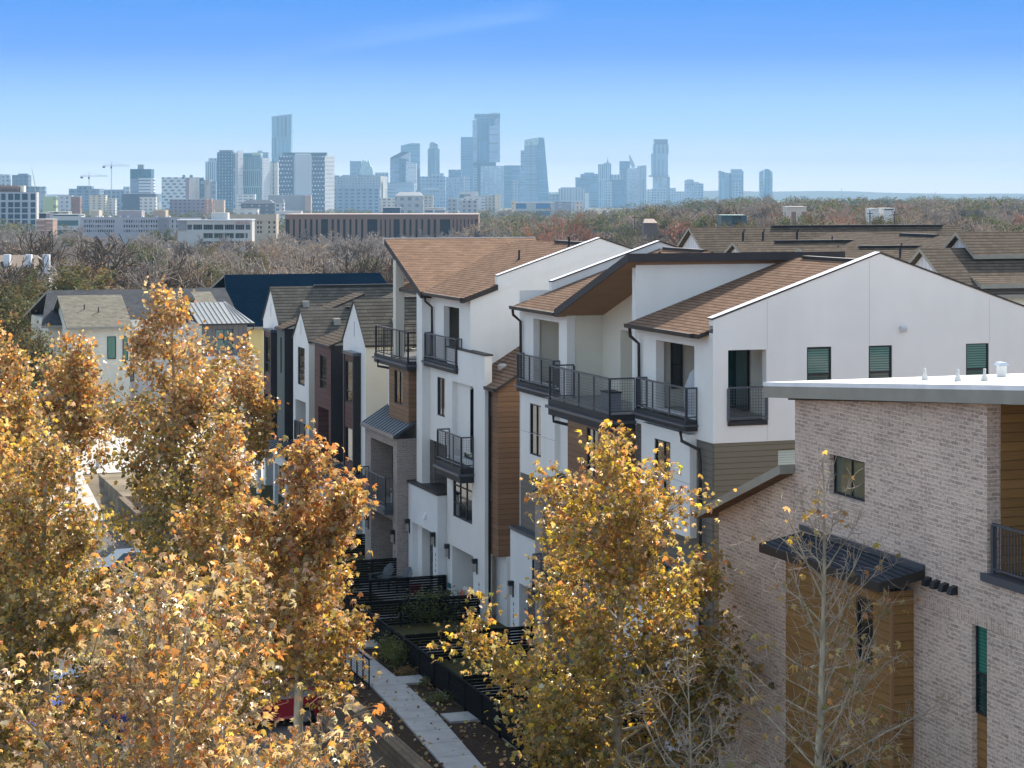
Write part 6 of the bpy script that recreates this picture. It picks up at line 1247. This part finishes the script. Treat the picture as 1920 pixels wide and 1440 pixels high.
Tower('low pale blocks around the foot of the slim tower', 815, 5200).box(787, 835, 331, m=FA((.28, .38, .47), BL, 9, 9)).box(808, 816, 324, m=FA((.4, .46, .5), BL), dy=4).box(816, 832, 325, m=FA((.46, .52, .55), BL), dy=6).box(793, 823, 352, 356, m=plain((.5, .52, .54)), name='terrace', dy=-3)
Tower('wide lavender block left of the tallest tower', 852, 5300).box(824, 869, 332, m=FA((.32, .4, .5), (.27, .36, .46), 7, 8)).box(841, 865, 318, m=FA((.18, .27, .36), BL), dy=8).box(869, 880, 330, m=FA((.46, .52, .56), BL, 20, 7), dy=-3)
Tower('plain blue tower left of the tallest tower', 875, 6400).box(864, 887, 256.8, m=FA((.16, .28, .37), (.13, .24, .33), 40, 8, .9, .4))
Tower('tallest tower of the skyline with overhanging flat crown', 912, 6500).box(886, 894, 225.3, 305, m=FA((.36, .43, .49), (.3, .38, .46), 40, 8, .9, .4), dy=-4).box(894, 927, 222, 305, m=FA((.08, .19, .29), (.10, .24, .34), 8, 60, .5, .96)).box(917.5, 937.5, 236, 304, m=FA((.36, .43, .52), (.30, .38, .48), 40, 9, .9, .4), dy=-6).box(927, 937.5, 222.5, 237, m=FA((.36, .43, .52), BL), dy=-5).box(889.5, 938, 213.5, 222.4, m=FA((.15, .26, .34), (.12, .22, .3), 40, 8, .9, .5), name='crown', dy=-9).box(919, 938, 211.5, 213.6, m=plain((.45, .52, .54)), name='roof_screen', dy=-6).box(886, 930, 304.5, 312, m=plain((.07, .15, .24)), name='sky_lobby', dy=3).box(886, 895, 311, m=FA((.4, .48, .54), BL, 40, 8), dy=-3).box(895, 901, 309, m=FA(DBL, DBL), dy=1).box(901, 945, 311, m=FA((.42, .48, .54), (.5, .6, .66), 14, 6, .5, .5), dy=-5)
Tower('dark blue block between the tallest tower and the sail shaped one', 962, 6400).box(945, 976, 310, m=FA((.12, .23, .33), BL, 40, 7, .9, .4)).box(960, 972, 337, m=FA((.52, .54, .56), BL), dy=-60, name='lower_block')
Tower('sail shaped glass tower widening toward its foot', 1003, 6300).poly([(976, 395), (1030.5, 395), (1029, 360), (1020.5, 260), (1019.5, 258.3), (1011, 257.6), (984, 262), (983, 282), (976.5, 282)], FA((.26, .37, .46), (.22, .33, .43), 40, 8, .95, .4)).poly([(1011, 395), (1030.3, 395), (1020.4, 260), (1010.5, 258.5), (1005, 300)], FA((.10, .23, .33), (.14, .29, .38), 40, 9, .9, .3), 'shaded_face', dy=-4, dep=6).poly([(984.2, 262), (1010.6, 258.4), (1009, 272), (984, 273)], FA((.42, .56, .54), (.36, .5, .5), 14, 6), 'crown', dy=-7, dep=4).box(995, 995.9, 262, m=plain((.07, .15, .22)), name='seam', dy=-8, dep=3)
Tower('long low pale block with upright fins right of the sail shaped tower', 1072, 5000).box(1048, 1096, 353.5, m=FA((.46, .49, .52), (.3, .38, .46), 7, 40, .45, .9)).box(1052, 1090, 351.2, 353.6, m=plain((.5, .52, .54)), name='crown', dy=5).box(1097, 1104, 362, m=plain((.74, .72, .66)), dy=-4, name='annex').box(1030, 1047, 364, m=FA((.4, .47, .52), BL), dy=40, name='annex')
Tower('blue stepped block left of the spired tower', 1102, 6300).box(1079, 1090, 332.5, m=FA((.18, .28, .36), BL)).box(1089, 1122, 326, m=FA((.17, .28, .38), (.14, .24, .34), 40, 8, .9, .4), dy=-4).box(1096, 1114, 323.5, 326.2, m=plain((.2, .3, .38)), name='crown', dy=3)
Tower('pale tower with a thin spire', 1134, 6200).box(1122, 1146, 308, m=FA((.46, .53, .58), (.2, .31, .4), 6, 60, .5, .96)).box(1132, 1145.5, 305.5, 308.2, m=plain((.38, .44, .48)), name='crown', dy=4).box(1137.4, 1141, 302.5, 305.6, m=plain((.3, .36, .4)), name='crown', dy=6).poly([(1138.6, 303), (1140.2, 303), (1139.6, 294.5), (1139.2, 294.5)], plain((.2, .26, .32)), 'spire', dy=8, dep=2)
Tower('mid blue block right of the spired tower', 1158, 6000).box(1144, 1171, 328.5, m=FA((.14, .25, .36), (.12, .22, .33), 8, 8)).box(1146, 1168, 327.3, 337, m=FA((.4, .48, .52), (.2, .3, .38), 9, 60, .5, .95), name='crown', dy=-4).box(1136, 1148, 340, m=FA((.42, .49, .54), BL), dy=-20)
Tower('tower with tall pointed fin on its roof', 1185, 6300).box(1162, 1181, 302.3, m=FA((.16, .28, .37), BL, 40, 8, .9, .4)).poly([(1179.3, 290.5), (1180.6, 290), (1186, 300), (1191.5, 312), (1186, 316), (1181, 306)], plain((.42, .49, .54)), 'roof_fin', dy=-4, dep=8).box(1178, 1200, 314.5, m=FA((.4, .48, .54), (.5, .57, .6), 7, 6), dy=-10)
Tower('pale ribbed tower right of the finned tower', 1204, 6100).box(1196, 1212, 311, m=FA((.44, .5, .54), (.22, .32, .4), 7, 60, .5, .96)).box(1203, 1212, 310, 312, m=plain((.5, .55, .58)), name='crown', dy=-3).box(1176, 1198, 317, m=FA((.36, .44, .5), (.5, .56, .58), 6, 6), dy=-14)
Tower('tall stacked tower with offset blocks right of the finned tower', 1238, 6300).box(1227, 1252, 261, 272, m=FA((.22, .29, .34), (.18, .26, .32), 40, 7, .9, .4), name='crown', dy=6).box(1225, 1251, 271, 289, m=FA((.36, .44, .49), BL, 12, 40, .6, .95), dy=2).box(1251, 1253.6, 271.5, 288.5, m=plain((.32, .4, .45)), name='balcony_stack', dy=4).box(1222, 1250, 288, 331, m=FA((.33, .43, .5), (.24, .35, .44), 12, 60, .5, .97)).box(1250, 1252.5, 288, 330, m=plain((.42, .49, .53)), name='balcony_stack', dy=3).box(1218.5, 1254, 328.5, 331.5, m=plain((.3, .36, .4)), name='ledge', dy=-6).box(1225, 1250, 331, m=FA((.40, .48, .53), (.34, .43, .5), 14, 7)).box(1250, 1256, 332, m=FA((.25, .36, .45), BL), dy=3).box(1222, 1248, 354, m=FA((.42, .49, .55), BL), dy=-30, name='podium')
Tower('hazy low blocks right of the stacked tower', 1265, 7000, 'far_block', 'building').box(1213, 1223, 355, m=FA(PALE_, BL)).box(1256, 1267, 352.5, m=FA((.4, .48, .54), BL)).box(1267, 1284, 359.5, m=FA((.42, .48, .54), BL))
Tower('short stepped tower right of the stacked tower', 1302, 6200).box(1284.5, 1301, 338, m=FA((.36, .46, .54), (.27, .38, .48), 7, 8)).box(1288, 1300, 336.5, 338.2, m=plain((.35, .43, .48)), name='crown', dy=4).box(1301, 1311, 341.5, m=FA((.38, .47, .54), BL, 6, 8), dy=-3).box(1311, 1319, 344, m=FA((.3, .4, .5), BL), dy=2)
Tower('broad tower with slanted left roofline, second from the right', 1372, 6000).poly([(1349, 395), (1372, 395), (1372, 325), (1361, 323.6), (1348.6, 320)], FA((.24, .37, .45), (.2, .33, .42), 10, 60, .5, .97)).box(1371.5, 1391.5, 317.2, m=FA((.26, .38, .46), (.22, .34, .43), 40, 8, .9, .4), dy=-3).box(1391, 1394, 320.5, m=FA((.36, .44, .5), BL, 20, 6), dy=2).box(1373, 1389, 339, m=FA((.36, .46, .53), BL), dy=-9, name='front_bay')
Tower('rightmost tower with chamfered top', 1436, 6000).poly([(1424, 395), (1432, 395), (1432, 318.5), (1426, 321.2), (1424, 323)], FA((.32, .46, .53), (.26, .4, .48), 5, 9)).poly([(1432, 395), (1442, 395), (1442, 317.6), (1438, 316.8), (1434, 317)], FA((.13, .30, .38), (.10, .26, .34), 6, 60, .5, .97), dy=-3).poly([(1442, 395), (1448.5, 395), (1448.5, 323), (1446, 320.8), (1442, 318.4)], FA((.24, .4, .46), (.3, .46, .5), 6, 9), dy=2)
# ------------------------------------------------------------------ cranes, poles, wires, mast
def crane(label, u, vt, vj, ul, ur, Y, vb=372):
    o = mid('tower_crane', label, 'crane', u, Y, 'tower cranes'); m = plain((.42, .36, .22)); x = wx(u, Y); w = .55 * Y / F
    b = MB()
    for sx in (-w, w):
        for sy in (-w, w): b.box(x + sx - .12, x + sx + .12, Y + sy - .12, Y + sy + .12, wz(vb, Y) - 10, wz(vj, Y), m)
    z = wz(vb, Y) - 8
    while z < wz(vj, Y) - 2 * w: b.tube([(x - w, Y - w, z), (x + w, Y - w, z + 2 * w), (x - w, Y - w, z + 4 * w)], .1, m, 4); z += 4 * w
    b.tube([(x, Y, wz(vj, Y)), (x, Y, wz(vt, Y))], .5, m, 4, .2)
    part(b, 'mast', o); zj = wz(vj, Y); jm = plain((.32, .32, .31)); b = MB()
    for dz, dy in ((0, -.7), (0, .7), (1.7, 0)): b.tube([(wx(ul, Y), Y + dy, zj + dz), (wx(ur, Y), Y + dy, zj + dz)], .16, jm, 4)
    k = int((wx(ur, Y) - wx(ul, Y)) / 2.4)
    for i in range(k): xx = wx(ul, Y) + i * 2.4; b.tube([(xx, Y - .7, zj), (xx + 1.2, Y, zj + 1.7), (xx + 2.4, Y - .7, zj)], .09, jm, 4)
    b.tube([(x, Y, wz(vt, Y)), (wx(ul + 3, Y), Y, zj + 1.7)], .1, jm, 4).tube([(x, Y, wz(vt, Y)), (wx(ur - 12, Y), Y, zj + 1.7)], .1, jm, 4); part(b, 'jib', o)
    part(MB().box(wx(ul, Y), wx(ul + 4.5, Y), Y - 1, Y + 1, zj - 2.6, zj - .2, plain((.1, .1, .1))), 'counterweight', o); part(MB().box(x - 1, x + 1, Y - 1.6, Y - .8, zj - 3.4, zj - .4, DARK), 'cab', o)
crane('lower tower crane on the left, jib level, beside the low blue block', 167, 322.5, 331, 151, 203, 3000)
crane('taller tower crane right of the lower crane, left of the dark teal block', 209, 303, 311.5, 192.5, 243, 3000)
Y = 2600.; o = mid('luffing_crane', 'slanted crane boom leaning left above the glass office', 'crane', 64, Y); m = plain((.35, .34, .33))
part(MB().tube([(wx(66.5, Y), Y, wz(352, Y)), (wx(62.5, Y), Y, wz(330, Y)), (wx(59, Y), Y, wz(314, Y))], .55, m, 4, .2), 'boom', o); part(MB().box(wx(66, Y) - .7, wx(66, Y) + .7, Y - .7, Y + .7, wz(368, Y), wz(351, Y), m), 'mast', o)
Y = 7500.; o = mid('radio_mast', 'tiny radio mast on the right horizon', 'mast', 1578, Y); part(MB().tube([(wx(1578, Y), Y, -20), (wx(1578, Y), Y, wz(353.5, Y))], .9, plain((.35, .3, .3)), 4, .5), 'mast', o)
part(MB().box(wx(1577, Y), wx(1579, Y), Y - 1, Y + 1, wz(356, Y), wz(353.4, Y), plain((.3, .3, .3))), 'antenna', o)
def pole(label, u, vt, Y, arm=.7):
    X = wx(u, Y); o = mid('utility_pole', label, 'pole', u, Y, 'wooden utility poles'); m = bark((.10, .075, .06), (.07, .05, .045), 4)
    part(MB().tube([(X, Y, tz(X, Y)), (X, Y, wz(vt, Y))], .16, m, 6, .11), 'post', o); part(MB().box(X - arm, X + arm, Y - .2, Y - .1, wz(vt, Y) - .9, wz(vt, Y) - .72, m), 'crossarm', o)
for a in (('wooden utility pole among the trees above the brown roof ridge', 1631, 394, 480), ('wooden utility pole in the woods left of the rust roofed house', 1190, 402, 560), ('wooden utility pole right of the white slanted roof building', 1677, 396, 470), ('dark leaning pole behind the grey shingled roof', 277, 508, 195, .14)): pole(*a)
# far hills
rg = np.random.default_rng(4); n = 240; xs = np.linspace(-7500, 7500, n); hh = np.zeros(n)
for k in range(1, 26): hh += rg.normal(0, 1.0 / k ** .8) * np.sin(k * xs / 15000 * 6.28 * 1.7 + rg.uniform(0, 6.28))
hh = hh / np.abs(hh).max()
prof = [(10400, -1.2), (10650, .35), (11000, 1.0), (11600, .6), (12400, -1.2)]
V = [(x, y, (18 + 17 * hh[i]) if f == 1.0 else (-32 if f < 0 else -20 + (38 + 17 * hh[i]) * f + 3 * math.sin(x / 90.) * math.cos(y / 70.))) for i, x in enumerate(xs) for y, f in prof]; m = len(prof)
me = bpy.data.meshes.new('hills'); me.from_pydata(V, [], [(i * m + j, (i + 1) * m + j, (i + 1) * m + j + 1, i * m + j + 1) for i in range(n - 1) for j in range(m - 1)]); me.materials.append(soil((.05, .06, .035), (.09, .075, .05), .01, 1.0))
o = bpy.data.objects.new('hills', me); COL.objects.link(o); o['kind'] = 'structure'
# ------------------------------------------------------------------ air
hz = bpy.data.meshes.new('haze'); q = MB().box(-24000, 24000, -24000, 24000, -34, 268, DARK); hz = q.mesh('haze'); hz.materials.clear()
nm = NT('haze air'); pv = nm.n('VolumePrincipled'); pv.inputs['Color'].default_value = (.40, .65, .88, 1); pv.inputs['Density'].default_value = HAZE_D; pv.inputs['Anisotropy'].default_value = 0.0
nm.l(pv.outputs[0], nm.out.inputs['Volume']); hz.materials.append(nm.m)
o = bpy.data.objects.new('haze', hz); COL.objects.link(o); o['kind'] = 'stuff'
# ------------------------------------------------------------------ sky, sun, camera
SUN_AZ, SUN_EL = R(26.0), R(38.0)
w = bpy.data.worlds.new('World'); SC.world = w; w.use_nodes = True; nt = w.node_tree; nt.nodes.clear()
N = lambda t, **k: (lambda nd: ([setattr(nd, a, b) for a, b in k.items()], nd)[1])(nt.nodes.new('ShaderNode' + t))
sky = N('TexSky', sky_type='NISHITA', sun_disc=False, sun_elevation=SUN_EL, sun_rotation=SUN_AZ, air_density=1.0, dust_density=.6, ozone_density=1.0)
tc = N('TexCoord'); sp = N('SeparateXYZ'); nt.links.new(tc.outputs['Generated'], sp.inputs[0])
# the deep winter blue climbs quickly from a pale horizon
rp = N('ValToRGB'); nt.links.new(sp.outputs[2], rp.inputs[0]); e = rp.color_ramp.elements
PTS = SKY_PTS
while len(e) < len(PTS): e.new(.5)
for el, (p, c) in zip(e, PTS): el.position = p; el.color = tuple(c) + (1,)
mp = N('Mapping'); nt.links.new(tc.outputs['Generated'], mp.inputs[0]); mp.inputs['Rotation'].default_value = (0, R(4), 0); mp.inputs['Scale'].default_value = (9, 3, 130)
nz = N('TexNoise'); nt.links.new(mp.outputs[0], nz.inputs['Vector']); nz.inputs['Scale'].default_value = 1.0; nz.inputs['Detail'].default_value = 5
cr = N('ValToRGB'); nt.links.new(nz.outputs[0], cr.inputs[0]); cr.color_ramp.elements[0].position = .56; cr.color_ramp.elements[0].color = (0, 0, 0, 1); cr.color_ramp.elements[1].position = .80; cr.color_ramp.elements[1].color = (.22, .22, .22, 1)
def M(op, a, b=None):
    nd = N('Math', operation=op)
    for i, x in enumerate((a, b)):
        if x is None: continue
        if isinstance(x, bpy.types.NodeSocket): nt.links.new(x, nd.inputs[i])
        else: nd.inputs[i].default_value = x
    return nd.outputs[0]
def SS(x, a, b):
    nd = N('MapRange', interpolation_type='SMOOTHSTEP'); nt.links.new(x, nd.inputs[0]); nd.inputs[1].default_value = a; nd.inputs[2].default_value = b; return nd.outputs[0]
# one thin streak of high cirrus, a band of directions in the sky
ay = M('MAXIMUM', sp.outputs[1], .05); ca_, cb_ = M('DIVIDE', sp.outputs[0], ay), M('DIVIDE', sp.outputs[2], ay)
off = M('SUBTRACT', cb_, M('ADD', M('MULTIPLY', ca_, .165), .0835))
band = M('MULTIPLY', SS(off, -.0035, .001), M('SUBTRACT', 1.0, SS(off, .0, .012)))
span = M('MULTIPLY', SS(ca_, -.17, -.02), M('SUBTRACT', 1.0, SS(ca_, .005, .03)))
streak = M('MULTIPLY', M('MULTIPLY', band, span), M('MULTIPLY', nz.outputs[0], .42))
cm = N('Mix', data_type='RGBA'); nt.links.new(M('ADD', M('MULTIPLY', cr.outputs[0], .5), streak), cm.inputs[0]); nt.links.new(rp.outputs[0], cm.inputs[6]); cm.inputs[7].default_value = SKY_CLOUD
mr = N('MapRange', interpolation_type='SMOOTHSTEP'); nt.links.new(sp.outputs[2], mr.inputs[0]); mr.inputs[1].default_value = .10; mr.inputs[2].default_value = .30
scl = N('Mix', data_type='RGBA', blend_type='MULTIPLY'); scl.inputs[0].default_value = 1; nt.links.new(sky.outputs[0], scl.inputs[6]); scl.inputs[7].default_value = (1.16, .97, .76, 1)
mx = N('Mix', data_type='RGBA'); nt.links.new(mr.outputs[0], mx.inputs[0]); nt.links.new(cm.outputs[2], mx.inputs[6]); nt.links.new(scl.outputs[2], mx.inputs[7])
bg = N('Background'); nt.links.new(mx.outputs[2], bg.inputs[0]); bg.inputs[1].default_value = SKY_S
ow = N('OutputWorld'); nt.links.new(bg.outputs[0], ow.inputs[0])
sl = bpy.data.lights.new('sun', 'SUN'); sl.energy = SUN_E; sl.angle = R(.53); sl.color = (1.0, .93, .82); so = bpy.data.objects.new('sun', sl); COL.objects.link(so)
import mathutils
dv = mathutils.Vector((math.sin(SUN_AZ) * math.cos(SUN_EL), math.cos(SUN_AZ) * math.cos(SUN_EL), math.sin(SUN_EL))); so.rotation_euler = dv.to_track_quat('Z', 'Y').to_euler(); so.location = (0, 0, 400)
cd = bpy.data.cameras.new('camera'); cam = bpy.data.objects.new('camera', cd); COL.objects.link(cam); SC.camera = cam
cam.location = (0, 0, CAMH); cam.rotation_euler = (R(90), 0, 0); cd.sensor_width = 36; cd.lens = F / 1920 * 36; cd.shift_y = -(720 - V0) / 1920; cd.clip_start = .5; cd.clip_end = 60000
SC.render.engine = 'CYCLES'; cy = SC.cycles; cy.use_denoising = True; cy.max_bounces = 6; cy.diffuse_bounces = 4; cy.glossy_bounces = 3; cy.transmission_bounces = 4; cy.volume_bounces = 0; cy.transparent_max_bounces = 4; cy.use_adaptive_sampling = True; cy.adaptive_threshold = .015; cy.sample_clamp_indirect = 6
SC.view_settings.view_transform = 'Standard'; SC.view_settings.look = 'None'; SC.view_settings.exposure = EXPO; SC.view_settings.gamma = 1
